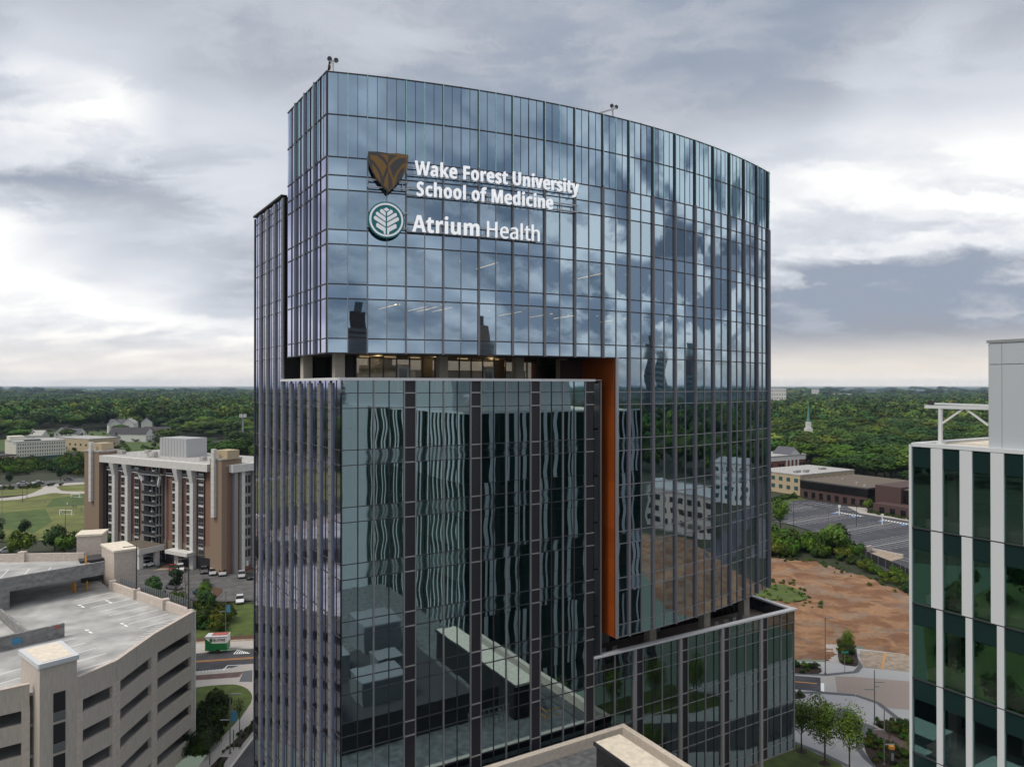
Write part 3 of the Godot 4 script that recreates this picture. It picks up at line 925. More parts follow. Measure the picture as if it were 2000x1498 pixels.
func build_signs() -> void:
	var s1 := thing("wall_sign", "large white two line lettering of the medical school high on the curved facade", "sign", ORIGIN, TURN)
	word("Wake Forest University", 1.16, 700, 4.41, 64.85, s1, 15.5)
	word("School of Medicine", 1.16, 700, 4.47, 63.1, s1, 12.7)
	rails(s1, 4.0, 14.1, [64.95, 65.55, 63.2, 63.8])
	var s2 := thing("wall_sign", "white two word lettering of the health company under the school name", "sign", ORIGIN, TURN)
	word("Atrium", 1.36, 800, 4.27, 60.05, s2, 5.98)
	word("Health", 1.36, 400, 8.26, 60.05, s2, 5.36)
	rails(s2, 4.0, 11.6, [60.15, 60.85])
	var c := 3.02
	var at := arc(c, 0.55)
	var sh := thing("shield_emblem", "bronze and charcoal shield crest left of the school name", "emblem", ORIGIN, TURN)
	var bas := Basis(Vector3.UP, arc_turn(c))
	var outline := [[-1.66, 1.62], [-0.8, 1.68], [0, 1.62], [0.8, 1.68], [1.66, 1.62]]
	for i in 9:
		var t := i / 8.0
		outline.append([1.66 * (1.0 - pow(t, 2.1)) + 0.0, 1.62 - 3.26 * pow((t + 0.15) / 1.15, 1.15)])
	for i in range(7, -1, -1):
		var t := i / 8.0
		outline.append([-1.66 * (1.0 - pow(t, 2.1)), 1.62 - 3.26 * pow((t + 0.15) / 1.15, 1.15)])
	part("shield_plate", plate(outline, 0.22), M["shield dark"], sh, at + Vector3(0, 64.78, 0), bas)
	var front := at + bas.z * 0.224 + Vector3(0, 64.78, 0)
	var edge := []
	for p in outline:
		if p[0] >= -0.01: edge.append(p)
	# right half: a bronze field that dark leaves lie on; left half: bronze leaves on the dark plate
	var right := [[0.0, -1.6]]
	for p in outline:
		if p[0] > 0.01: right.append([p[0] * 0.985, p[1] * 0.99])
	right.append([0.0, 1.6])
	var rr := [[0.0, 1.58], [0.8, 1.64], [1.62, 1.58]]
	for i in 9:
		var t := i / 8.0
		rr.append([1.63 * (1.0 - pow(t, 2.1)), 1.58 - 3.16 * pow((t + 0.15) / 1.15, 1.15)])
	part("shield_field", plate(rr, 0.02), M["shield bronze"], sh, front, bas)
	var leaf_a := [[-1.48, 1.36], [-0.9, 1.3], [-0.45, 0.95], [-0.1, 0.5], [-0.28, 0.05], [-0.42, -0.42], [-0.7, 0.18], [-1.12, 0.78], [-1.46, 1.0]]
	var leaf_b := [[-1.36, 0.62], [-1.0, 0.28], [-0.72, -0.25], [-0.58, -0.95], [-0.98, -0.5], [-1.26, 0.05]]
	var leaf_c := [[-0.02, 0.1], [-0.02, -1.42], [-0.36, -1.1], [-0.28, -0.5]]
	var leaf_d := [[-0.75, 1.5], [-0.02, 1.5], [-0.02, 0.78], [-0.35, 1.22]]
	for l in [leaf_a, leaf_b, leaf_c, leaf_d]:
		part("shield_leaf", plate(l, 0.02), M["shield bronze"], sh, front, bas)
		var mir := []
		for p in l: mir.append([-p[0], p[1]])
		part("shield_leaf", plate(mir, 0.03), M["shield dark"], sh, front + bas.z * 0.001, bas)
	rails(sh, 1.98, 4.1, [63.6, 64.2])
	var bd := thing("round_badge", "round teal badge with white ring and leaf left of the company name", "emblem", ORIGIN, TURN)
	var cb := 2.93
	var ab := arc(cb, 0.5) + Vector3(0, 60.85, 0)
	var bb := Basis(Vector3.UP, arc_turn(cb))
	var disc := []
	for i in 40: disc.append([1.52 * cos(TAU * i / 40), 1.52 * sin(TAU * i / 40)])
	part("badge_disc", plate(disc, 0.24), M["badge teal"], bd, ab, bb)
	var ring := Mb.new()
	for i in 40:
		var p := TAU * i / 40
		var q := TAU * (i + 1) / 40
		var w := func(t: float, r: float, z: float) -> Vector3: return Vector3(r * cos(t), r * sin(t), z)
		ring.quad(w.call(p, 1.24, 0.265), w.call(p, 1.4, 0.265), w.call(q, 1.4, 0.265), w.call(q, 1.24, 0.265))
		ring.quad(w.call(p, 1.4, 0.24), w.call(q, 1.4, 0.24), w.call(q, 1.4, 0.265), w.call(p, 1.4, 0.265))
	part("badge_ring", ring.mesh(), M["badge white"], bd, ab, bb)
	for s in [-1, 1]:
		for l in [[[0.0, 1.02], [0.26, 0.86], [0.0, 0.70]], [[0.06, 0.62], [0.06, 0.30], [0.52, 0.62], [0.52, 0.80], [0.36, 0.88]], [[0.06, 0.20], [0.06, -0.14], [0.86, 0.38], [0.86, 0.58], [0.72, 0.62]], [[0.06, -0.24], [0.06, -0.58], [1.02, 0.0], [1.04, 0.2], [0.9, 0.28]], [[0.06, -0.68], [0.06, -1.2], [0.2, -1.2], [0.24, -0.98], [0.84, -0.62], [0.84, -0.38], [0.74, -0.3]]]:
			var q := []
			for p in l: q.append([p[0] * s, p[1]])
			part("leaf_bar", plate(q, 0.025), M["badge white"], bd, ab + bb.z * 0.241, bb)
	rails(bd, 1.98, 4.1, [60.3, 61.6])

func build_roof_gear() -> void:
	for d in [[0.7, 4.6, 0.0, "white davit post with twin dark wheels at the tower's near roof corner"], [27.4, 0.4, 0.5, "long armed davit reaching up over the middle of the tower's parapet"]]:
		var t := thing("roof_davit", d[3], "davit", ORIGIN + Basis(Vector3.UP, TURN) * Vector3(d[0], 72.6, -d[1]), TURN, "davits on the tower roof")
		var b := Mb.new()
		b.tube(Vector3.ZERO, Vector3(0, 1.95, 0), 0.13, 0.1)
		part("post", b.mesh(), M["panel white"], t)
		var a := Mb.new()
		if d[2] > 0.0:
			b = Mb.new()
			a.bar(Vector3(-1.9, 0.9, 0.4), Vector3(0.4, 1.95, 0), 0.16, 0.16)
		else:
			a.bar(Vector3(-0.35, 1.95, 0), Vector3(0.35, 2.0, 0), 0.12, 0.12)
		part("arm", a.mesh(), M["rail metal"], t)
		for s in [-0.28, 0.28]:
			var w := Mb.new()
			w.tube(Vector3(s + d[2] * 0.4, 2.1, -0.06), Vector3(s + d[2] * 0.4, 2.1, 0.06), 0.2, 0.2, 12)
			part("wheel", w.mesh(), M["metal dark"], t)
		var o := Mb.new()
		o.box(Vector3(-0.42 if d[2] == 0.0 else 0.75, 0.65, 0), Vector3(0.16, 0.6, 0.16))
		part("anchor", o.mesh(), M["yellow paint"], t)
	var bird := Mb.new()
	bird.ball(Vector3(0, 0.32, 0), Vector3(0.13, 0.3, 0.15))
	bird.ball(Vector3(0.03, 0.66, 0), Vector3(0.11, 0.12, 0.11))
	bird.tube(Vector3(-0.05, 0.2, 0), Vector3(-0.16, -0.15, 0), 0.08, 0.04)
	bird.tube(Vector3(0.12, 0.66, 0), Vector3(0.2, 0.62, 0), 0.03, 0.005)
	var o := part("perched_bird", bird.mesh(), mat("feather brown", lin(0.10, 0.06, 0.035), 0.9), self, ORIGIN + Basis(Vector3.UP, TURN) * Vector3(0.02, 73.1, -3.3))
	tag(o, "brown bird perched on the tower's near roof corner", "bird")
# ---------------------------------------------------------------- plants
func crown_mesh(seed_: int, r: Vector3, lobes: int, leaves: int, size: float, base: Color, loose := 0.0) -> ArrayMesh:
	var q := RandomNumberGenerator.new()
	q.seed = seed_
	var b := Mb.new()
	var cs: Array[Vector3] = []
	var rs: Array[float] = []
	var ks: Array[float] = []
	for i in lobes:
		var d := Vector3(q.randfn(), q.randfn() * 0.9, q.randfn()).normalized() * pow(q.randf(), 0.45) * 0.62
		cs.append(Vector3(d.x * r.x, r.y + d.y * r.y, d.z * r.z))
		rs.append(q.randf_range(0.30, 0.5) * minf(r.x, r.y))
		ks.append(q.randf_range(0.72, 1.3))
	var mid := Vector3(0, r.y * 0.8, 0)
	for i in leaves:
		var l := q.randi() % lobes
		var d := Vector3(q.randfn(), q.randfn() + 0.25, q.randfn()).normalized()
		var p := cs[l] + d * rs[l] * q.randf_range(0.72, 1.06 + loose)
		var nn := (d * 0.7 + (p - mid).normalized() * 0.5 + Vector3(q.randfn(), q.randfn(), q.randfn()) * 0.22).normalized()
		var x := nn.cross(Vector3(q.randfn(), q.randfn(), q.randfn())).normalized()
		var y := nn.cross(x)
		var s := size * q.randf_range(0.6, 1.3)
		var k := ks[l] * q.randf_range(0.7, 1.3)
		b.col = Color(base.r * k * q.randf_range(0.85, 1.2), base.g * k, base.b * k)
		var bend := nn * s * 0.18
		b.tri(p - x * s * 0.5 - bend, p + x * s * 0.12 - y * s * 0.42, p + y * s * 0.45 + bend, nn, nn, nn)
		b.tri(p - x * s * 0.1 + y * s * 0.4, p - y * s * 0.35 - x * s * 0.2, p + x * s * 0.5 + bend, nn, nn, nn)
	return b.mesh()

func trunk_mesh(seed_: int, h: float, r: float, limbs: int) -> ArrayMesh:
	var q := RandomNumberGenerator.new()
	q.seed = seed_
	var b := Mb.new()
	b.tube(Vector3(0, -0.3, 0), Vector3(0, h * 0.62, 0), r, r * 0.6, 7)
	b.tube(Vector3(0, h * 0.62, 0), Vector3(q.randf_range(-0.3, 0.3), h * 0.95, q.randf_range(-0.3, 0.3)), r * 0.6, r * 0.12, 6)
	for i in limbs:
		var a := q.randf() * TAU
		var y0 := h * q.randf_range(0.3, 0.65)
		var l := h * q.randf_range(0.22, 0.4)
		b.tube(Vector3(0, y0, 0), Vector3(cos(a) * l * 0.7, y0 + l * 0.8, sin(a) * l * 0.7), r * 0.35, r * 0.08, 5)
	return b.mesh()

var tree_kinds := {}
func tree_kind(kind: String) -> Array:   # [crown meshes, trunk mesh, crown base height]
	if tree_kinds.has(kind): return tree_kinds[kind]
	var out := []
	match kind:
		"broad":   # big woodland tree, 15 m
			for i in 4: out.append(crown_mesh(20 + i, Vector3(5.6, 5.2, 5.6), 15, 1700, 0.85, [Color(0.059, 0.128, 0.024), Color(0.078, 0.149, 0.024), Color(0.044, 0.100, 0.027), Color(0.095, 0.159, 0.027)][i]))
			tree_kinds[kind] = [out, trunk_mesh(1, 11.0, 0.4, 5), 4.6]
		"dark":    # dense dark round-headed tree by the flats
			for i in 2: out.append(crown_mesh(40 + i, Vector3(3.4, 4.6, 3.4), 12, 2200, 0.42, Color(0.018, 0.040, 0.018)))
			tree_kinds[kind] = [out, trunk_mesh(2, 7.0, 0.25, 4), 1.0]
		"bright":  # fresh green upright tree
			for i in 2: out.append(crown_mesh(50 + i, Vector3(2.8, 4.8, 2.8), 12, 1800, 0.42, Color(0.075, 0.15, 0.018), 0.2))
			tree_kinds[kind] = [out, trunk_mesh(3, 8.0, 0.2, 5), 1.6]
		"loose":   # young plaza tree with an open crown
			for i in 3: out.append(crown_mesh(60 + i, Vector3(1.8, 2.7, 1.8), 18, 2600, 0.2, Color(0.125, 0.20, 0.032), 0.4))
			tree_kinds[kind] = [out, trunk_mesh(4, 5.4, 0.09, 9), 1.5]
		"thin":    # sparse sapling
			for i in 2: out.append(crown_mesh(70 + i, Vector3(1.0, 1.8, 1.0), 9, 300, 0.15, Color(0.06, 0.08, 0.03), 0.7))
			tree_kinds[kind] = [out, trunk_mesh(5, 4.6, 0.06, 12), 1.4]
		"bush":
			for i in 3: out.append(crown_mesh(80 + i, Vector3(2.2, 1.5, 2.2), 9, 800, 0.34, [Color(0.06, 0.115, 0.015), Color(0.09, 0.15, 0.018), Color(0.035, 0.07, 0.02)][i], 0.2))
			tree_kinds[kind] = [out, trunk_mesh(6, 2.0, 0.08, 6), 0.0]
		"cone":
			for i in 1: out.append(crown_mesh(90, Vector3(2.0, 6.0, 2.0), 14, 1500, 0.4, Color(0.02, 0.045, 0.018)))
			tree_kinds[kind] = [out, trunk_mesh(7, 11.0, 0.22, 3), 0.6]
	return tree_kinds[kind]

func tree(kind: String, called: String, label: String, at: Vector3, scale_ := 1.0, group := "", variant := -1, cat := "tree") -> Node3D:
	var k := tree_kind(kind)
	var t := thing(called, label, cat, at, rng.randf() * TAU, group)
	var s := Vector3.ONE * scale_ * rng.randf_range(0.95, 1.05)
	var i: int = variant if variant >= 0 else rng.randi() % (k[0] as Array).size()
	part("crown", k[0][i], M["leaves"], t, Vector3(0, k[2] * scale_, 0), Basis().scaled(s))
	part("trunk" if cat == "tree" else "stem", k[1], M["bark"], t, Vector3.ZERO, Basis().scaled(s))
	return t

func scatter(called: String, label: String, meshes: Array, at: Array, kind := "stuff") -> void:   # at: [Transform3D, tint] lists, one MultiMesh per mesh
	for i in meshes.size():
		var mine := []
		for k in range(i, at.size(), meshes.size()): mine.append(at[k])
		if mine.is_empty(): continue
		var mm := MultiMesh.new()
		mm.transform_format = MultiMesh.TRANSFORM_3D
		mm.use_colors = true
		mm.mesh = meshes[i]
		mm.instance_count = mine.size()
		for j in mine.size():
			mm.set_instance_transform(j, mine[j][0])
			mm.set_instance_color(j, mine[j][1])
		var o := MultiMeshInstance3D.new()
		o.name = called
		o.multimesh = mm
		o.material_override = M["leaves"]
		add_child(o, true)
		tag(o, label, "woodland" if called == "forest" else "shrubbery", "", kind)

var land_noise := FastNoiseLite.new()
func land(x: float, z: float) -> float:   # height of the far ground
	var r := Vector2(x, z).length()
	var k := smoothstep(700.0, 2200.0, r)
	var h := k * (9.0 * land_noise.get_noise_2d(x * 0.9, z * 0.9) - 3.5)
	h += smoothstep(3500.0, 8000.0, r) * (-16.0 + 52.0 * maxf(0.0, land_noise.get_noise_2d(x * 0.35 + 900, z * 0.35)))
	return h

func build_land() -> void:
	land_noise.seed = 21
	land_noise.frequency = 0.0011
	land_noise.fractal_octaves = 3
	var b := Mb.new()
	var rings := [0.0, 150.0, 300.0, 500.0, 700.0, 900.0, 1150.0, 1450.0, 1800.0, 2300.0, 2900.0, 3600.0, 4400.0, 5300.0, 6300.0, 7400.0, 8600.0, 9800.0]
	var n := 96
	for i in rings.size() - 1:
		for j in n:
			var q := []
			for s in [[i, j], [i + 1, j], [i + 1, j + 1], [i, j + 1]]:
				var a: float = TAU * s[1] / n
				var x: float = rings[s[0]] * cos(a)
				var z: float = rings[s[0]] * sin(a)
				q.append(Vector3(x, land(x, z) - 0.15, z))
			if i > 0: b.flat(q[0], q[2], q[1])
			b.flat(q[0], q[3], q[2])
	var o := part("ground", b.mesh(), M["woodland floor"], self)
	o.set_meta("kind", "structure")

func clear_of_things(x: float, d: float) -> bool:   # where woodland may stand
	var r := Vector2(x, d).length()
	var k := Vector3(x + 13.45, 0, d - 55.7)
	var u := 0.861 * k.x + 0.509 * k.z
	var v := -0.509 * k.x + 0.861 * k.z
	if d < 0.0 or absf(x) > d * 1.1:   # behind and beside the camera
		if r < 330.0: return false
		if u > 60 and u < 330 and absf(v) < 120: return false
		return true
	if x < 0.0:
		if d > 470.0 and d < 630.0 and x < -0.36 * d and x > -0.85 * d: return rng.randf() < 0.03
		if d < 400.0: return false
		if d < 470.0: return x > -0.5 * d
		if d > 560.0 and d < 790.0 and x < -0.475 * d and x > -0.68 * d: return rng.randf() < (0.025 if d < 752.0 else 0.3)
		if x > -0.475 * d and x < -0.36 * d and d > 470.0 and d < 590.0: return rng.randf() < 0.25
		return true
	if d < 330.0: return u > 262.0 and v < 112.0 or u > 300
	if u > 225.0 and u < 302.0 and v > 60.0 and v < 204.0: return false
	return u > 150.0 and v > 178.0 or u > 296.0

func build_forest() -> void:
	var near: Array = tree_kind("broad")[0]
	var mid := []
	for i in 4: mid.append(crown_mesh(120 + i, Vector3(6.0, 5.4, 6.0), 12, 520, 1.55, [Color(0.056, 0.124, 0.027), Color(0.073, 0.140, 0.027), Color(0.044, 0.100, 0.029), Color(0.085, 0.149, 0.029)][i]))
	var far := []
	for i in 3: far.append(crown_mesh(140 + i, Vector3(16.0, 6.5, 16.0), 14, 420, 3.6, [Color(0.051, 0.110, 0.029), Color(0.063, 0.122, 0.029), Color(0.044, 0.095, 0.032)][i]))
	var lists := {"n": [], "m": [], "f": []}
	var place := func(key: String, x: float, d: float, s: float, lift: float) -> void:
		var sc := s * (rng.randf_range(0.55, 1.0) if rng.randf() < 0.45 else rng.randf_range(1.0, 1.55))
		var b := Basis(Vector3.UP, rng.randf() * TAU).scaled(Vector3(sc, sc * rng.randf_range(0.85, 1.15) * (0.42 if s > 1.6 else 1.0), sc))
		var stand := land_noise.get_noise_2d(x * 9.0 + 400.0, d * 9.0)
		var k := rng.randf_range(0.55, 1.25) * (1.0 + 0.7 * stand)
		var tint := Color(k * rng.randf_range(0.8, 1.3), k * rng.randf_range(0.92, 1.05), k * rng.randf_range(0.7, 1.2))
		if rng.randf() < 0.04: tint = Color(k * 1.7, k * 1.05, k * 0.9)
		lists[key].append([Transform3D(b, Vector3(x, land(x, -d) + lift * sc, -d)), tint])
	# in the view: dense
	var step := 9.0
	var d := 300.0
	while d < 3400.0:
		step = 12.4 if d < 900.0 else 13.0 if d < 1500.0 else 22.0 if d < 2300.0 else 27.0
		var x := -d * 0.86
		while x < d * 0.86:
			var px := x + rng.randf_range(-0.45, 0.45) * step
			var pd := d + rng.randf_range(-0.45, 0.45) * step
			if clear_of_things(px, pd):
				if d < 760.0: place.call("n", px, pd, 1.62, 2.9)
				elif d < 1500.0: place.call("m", px, pd, 1.42, 2.7)
				else: place.call("f", px, pd, 1.0, 3.0)
			x += step
		d += step
	# all round, for the mirrored views
	for i in 9000:
		var a := rng.randf() * TAU
		var r := 330.0 + 1500.0 * pow(rng.randf(), 1.3)
		var x := r * sin(a)
		var dd := r * cos(a)
		if dd > 0.0 and absf(x) < dd * 0.86: continue
		if clear_of_things(x, dd): place.call("m", x, dd, 1.25, 3.5)
	for i in 5200:
		var a := rng.randf() * TAU
		var r := 3300.0 + 6000.0 * rng.randf()
		place.call("f", r * sin(a), r * cos(a), 2.4 + r / 4000.0, 1.5)
	# the nearest woodland trees stand apart enough to be trees of their own
	var front: Array = lists["n"]
	front.sort_custom(func(a, b): return Vector2(a[0].origin.x, a[0].origin.z).length() < Vector2(b[0].origin.x, b[0].origin.z).length())
	for i in 220:
		var tf: Transform3D = front[i][0]
		var left := tf.origin.x < 0.0
		var t := thing("woodland_tree", "broad green tree at the near edge of the woods behind the " + ("flats" if left else "brown offices"), "tree", Vector3(tf.origin.x, 0, tf.origin.z), 0.0, "woodland trees behind the " + ("flats" if left else "brown offices"))
		var kind: int = i % 4
		var shade: int = rng.randi() % 5
		var m := mat("leaves %d" % shade, Color.from_hsv(0.25, 0.12, [0.72, 0.85, 0.95, 1.0, 0.8][shade]), 0.75, 0.0, null, 1.0, 0.3)
		m.vertex_color_use_as_albedo = true
		part("crown", near[kind], m, t, Vector3(0, tf.origin.y, 0), tf.basis)
		part("trunk", tree_kind("broad")[1], M["bark"], t, Vector3.ZERO, tf.basis)
	scatter("forest", "dense green woodland rolling away to the horizon", near, front.slice(220))
	scatter("forest", "dense green woodland rolling away to the horizon", mid, lists["m"])
	scatter("forest", "dense green woodland rolling away to the horizon", far, lists["f"])

# ---------------------------------------------------------------- cars and small things
func car(label: String, at: Vector3, turn: float, paint: String, suv := false) -> Node3D:
	var t := thing("parked_car", label, "car", at, turn, "parked and passing cars")
	var h := 0.18 if suv else 0.0
	var body := Mb.new()
	var rows := [[-2.25, 0.45, 0.72, 0.72], [-2.15, 0.32, 0.88, 0.84], [-1.2, 0.28, 0.95 + h, 0.9], [0.0, 0.28, 0.95 + h, 0.92], [1.0, 0.28, 0.93 + h, 0.9], [1.95, 0.32, 0.78 + h, 0.84], [2.25, 0.42, 0.62 + h, 0.7]]
	for i in rows.size() - 1:
		var a: Array = rows[i]
		var b: Array = rows[i + 1]
		for s in [-1.0, 1.0]:
			var p := [Vector3(s * a[3], a[1], a[0]), Vector3(s * b[3], b[1], b[0]), Vector3(s * b[3] * 0.94, b[2], b[0]), Vector3(s * a[3] * 0.94, a[2], a[0])]
			if s > 0: body.quad(p[1], p[0], p[3], p[2])
			else: body.quad(p[0], p[1], p[2], p[3])
		body.quad(Vector3(-a[3] * 0.94, a[2], a[0]), Vector3(-b[3] * 0.94, b[2], b[0]), Vector3(b[3] * 0.94, b[2], b[0]), Vector3(a[3] * 0.94, a[2], a[0]))
	body.quad(Vector3(0.72, 0.45, -2.25), Vector3(-0.72, 0.45, -2.25), Vector3(-0.68, 0.72, -2.25), Vector3(0.68, 0.72, -2.25))
	body.quad(Vector3(-0.7, 0.42, 2.25), Vector3(0.7, 0.42, 2.25), Vector3(0.66, 0.62 + h, 2.25), Vector3(-0.66, 0.62 + h, 2.25))
	part("body", body.mesh(), M[paint], t)
	var back := -1.95 if suv else -1.5
	var cab := Mb.new()
	var y0 := 0.93 + h
	var y1 := 1.42 + h * 1.5
	var lo := [Vector3(-0.84, y0, 1.0), Vector3(0.84, y0, 1.0), Vector3(0.84, y0, back), Vector3(-0.84, y0, back)]
	var hi := [Vector3(-0.66, y1, 0.25), Vector3(0.66, y1, 0.25), Vector3(0.66, y1, back + 0.5), Vector3(-0.66, y1, back + 0.5)]
	for i in 4: cab.quad(lo[i], lo[(i + 1) % 4], hi[(i + 1) % 4], hi[i])
	part("window", cab.mesh(), M["black glass"], t)
	var roof := Mb.new()
	roof.box(Vector3(0, y1 + 0.015, (0.25 + back + 0.5) / 2), Vector3(1.36, 0.06, 0.3 - back - 0.5))
	part("roof", roof.mesh(), M[paint], t)
	for s in [[-0.86, 1.4], [0.86, 1.4], [-0.86, -1.35], [0.86, -1.35]]:
		var w := Mb.new()
		w.tube(Vector3(s[0] - 0.1, 0.33, s[1]), Vector3(s[0] + 0.1, 0.33, s[1]), 0.33, 0.33, 12)
		part("wheel", w.mesh(), M["tyre"], t)
	for s in [-0.55, 0.55]:
		bx("headlight", Vector3(0.3, 0.12, 0.06), Vector3(s, 0.58 + h, 2.24), M["panel white"], t)
	return t

func lamp_post(label: String, at: Vector3, h: float, turn: float, m: Material, heads: Array, group := "") -> Node3D:   # heads: [height, reach]
	var t := thing("lamp_post", label, "lamp post", at, turn, group)
	var b := Mb.new()
	b.tube(Vector3(0, -0.05, 0), Vector3(0, h, 0), 0.09, 0.06)
	b.tube(Vector3(0, 0, 0), Vector3(0, 0.25, 0), 0.18, 0.16)
	part("pole", b.mesh(), m, t)
	for k in heads:
		var a := Mb.new()
		a.box(Vector3(k[1] * 0.55, k[0], 0), Vector3(absf(k[1]), 0.07, 0.22))
		part("lamp_head", a.mesh(), m, t)
	return t

func person(at: Vector3, turn: float, label: String, shirt: Color, step: float) -> void:   # small in the picture: one continuous figure, clothing by colour
	var b := Mb.new()
	b.col = lin(0.05, 0.05, 0.07)
	b.tube(Vector3(-0.1, 0.02, step), Vector3(-0.09, 0.48, step * 0.4), 0.055, 0.075)
	b.tube(Vector3(-0.09, 0.48, step * 0.4), Vector3(-0.09, 0.92, 0), 0.075, 0.1)
	b.tube(Vector3(0.1, 0.02, -step), Vector3(0.09, 0.48, -step * 0.2), 0.055, 0.075)
	b.tube(Vector3(0.09, 0.48, -step * 0.2), Vector3(0.09, 0.92, 0), 0.075, 0.1)
	b.col = shirt
	b.tube(Vector3(0, 0.86, 0), Vector3(0, 1.2, 0.02), 0.15, 0.17)
	b.tube(Vector3(0, 1.2, 0.02), Vector3(0, 1.46, 0), 0.19, 0.13)
	for s in [-1.0, 1.0]:
		b.tube(Vector3(0.2 * s, 1.42, 0), Vector3(0.25 * s, 1.14, step * 0.4 * s), 0.055, 0.045)
		b.col = lin(0.35, 0.2, 0.14)
		b.tube(Vector3(0.25 * s, 1.14, step * 0.4 * s), Vector3(0.24 * s, 0.86, 0.12 + step * 0.5 * s), 0.042, 0.03)
		b.ball(Vector3(0.24 * s, 0.82, 0.13 + step * 0.5 * s), Vector3(0.035, 0.06, 0.035))
		b.col = shirt
	b.col = lin(0.35, 0.2, 0.14)
	b.tube(Vector3(0, 1.44, 0), Vector3(0, 1.56, 0.01), 0.06, 0.055)
	b.ball(Vector3(0, 1.65, 0.02), Vector3(0.09, 0.12, 0.1))
	b.col = lin(0.03, 0.02, 0.015)
	b.ball(Vector3(0, 1.69, -0.01), Vector3(0.095, 0.1, 0.1))
	var o := part("person", b.mesh(), M["tinted"], self, at, Basis(Vector3.UP, turn))
	tag(o, label, "person", "people playing on the field")

func strip(b: Mb, a: Vector2, c: Vector2, w: float, y: float) -> void:   # a painted line; x and distance ahead
	var d := (c - a).normalized() * w * 0.5
	var n := Vector2(-d.y, d.x)
	b.quad(Vector3(a.x + n.x, y, -(a.y + n.y)), Vector3(a.x - n.x, y, -(a.y - n.y)), Vector3(c.x - n.x, y, -(c.y - n.y)), Vector3(c.x + n.x, y, -(c.y + n.y)))

func guv(u: float, v: float) -> Vector2:
	var w := g(u, 0, v)
	return Vector2(w.x, -w.z)
func v3(p: Array, y: float) -> Vector3:
	return Vector3(p[0], y, -p[1])

func wall_box(b: Mb, p: Array, q: Array, y0: float, y1: float, thick: float, inset := 0.0) -> void:   # a straight wall between two plan points
	var a := Vector3(p[0], 0, -p[1])
	var c := Vector3(q[0], 0, -q[1])
	var x := (c - a).normalized()
	var z := x.cross(Vector3.UP)
	b.box((a + c) * 0.5 + Vector3(0, (y0 + y1) / 2, 0) - z * inset, Vector3((c - a).length(), y1 - y0, thick), Basis(x, Vector3.UP, -z) if false else Basis(x, Vector3.UP, z))

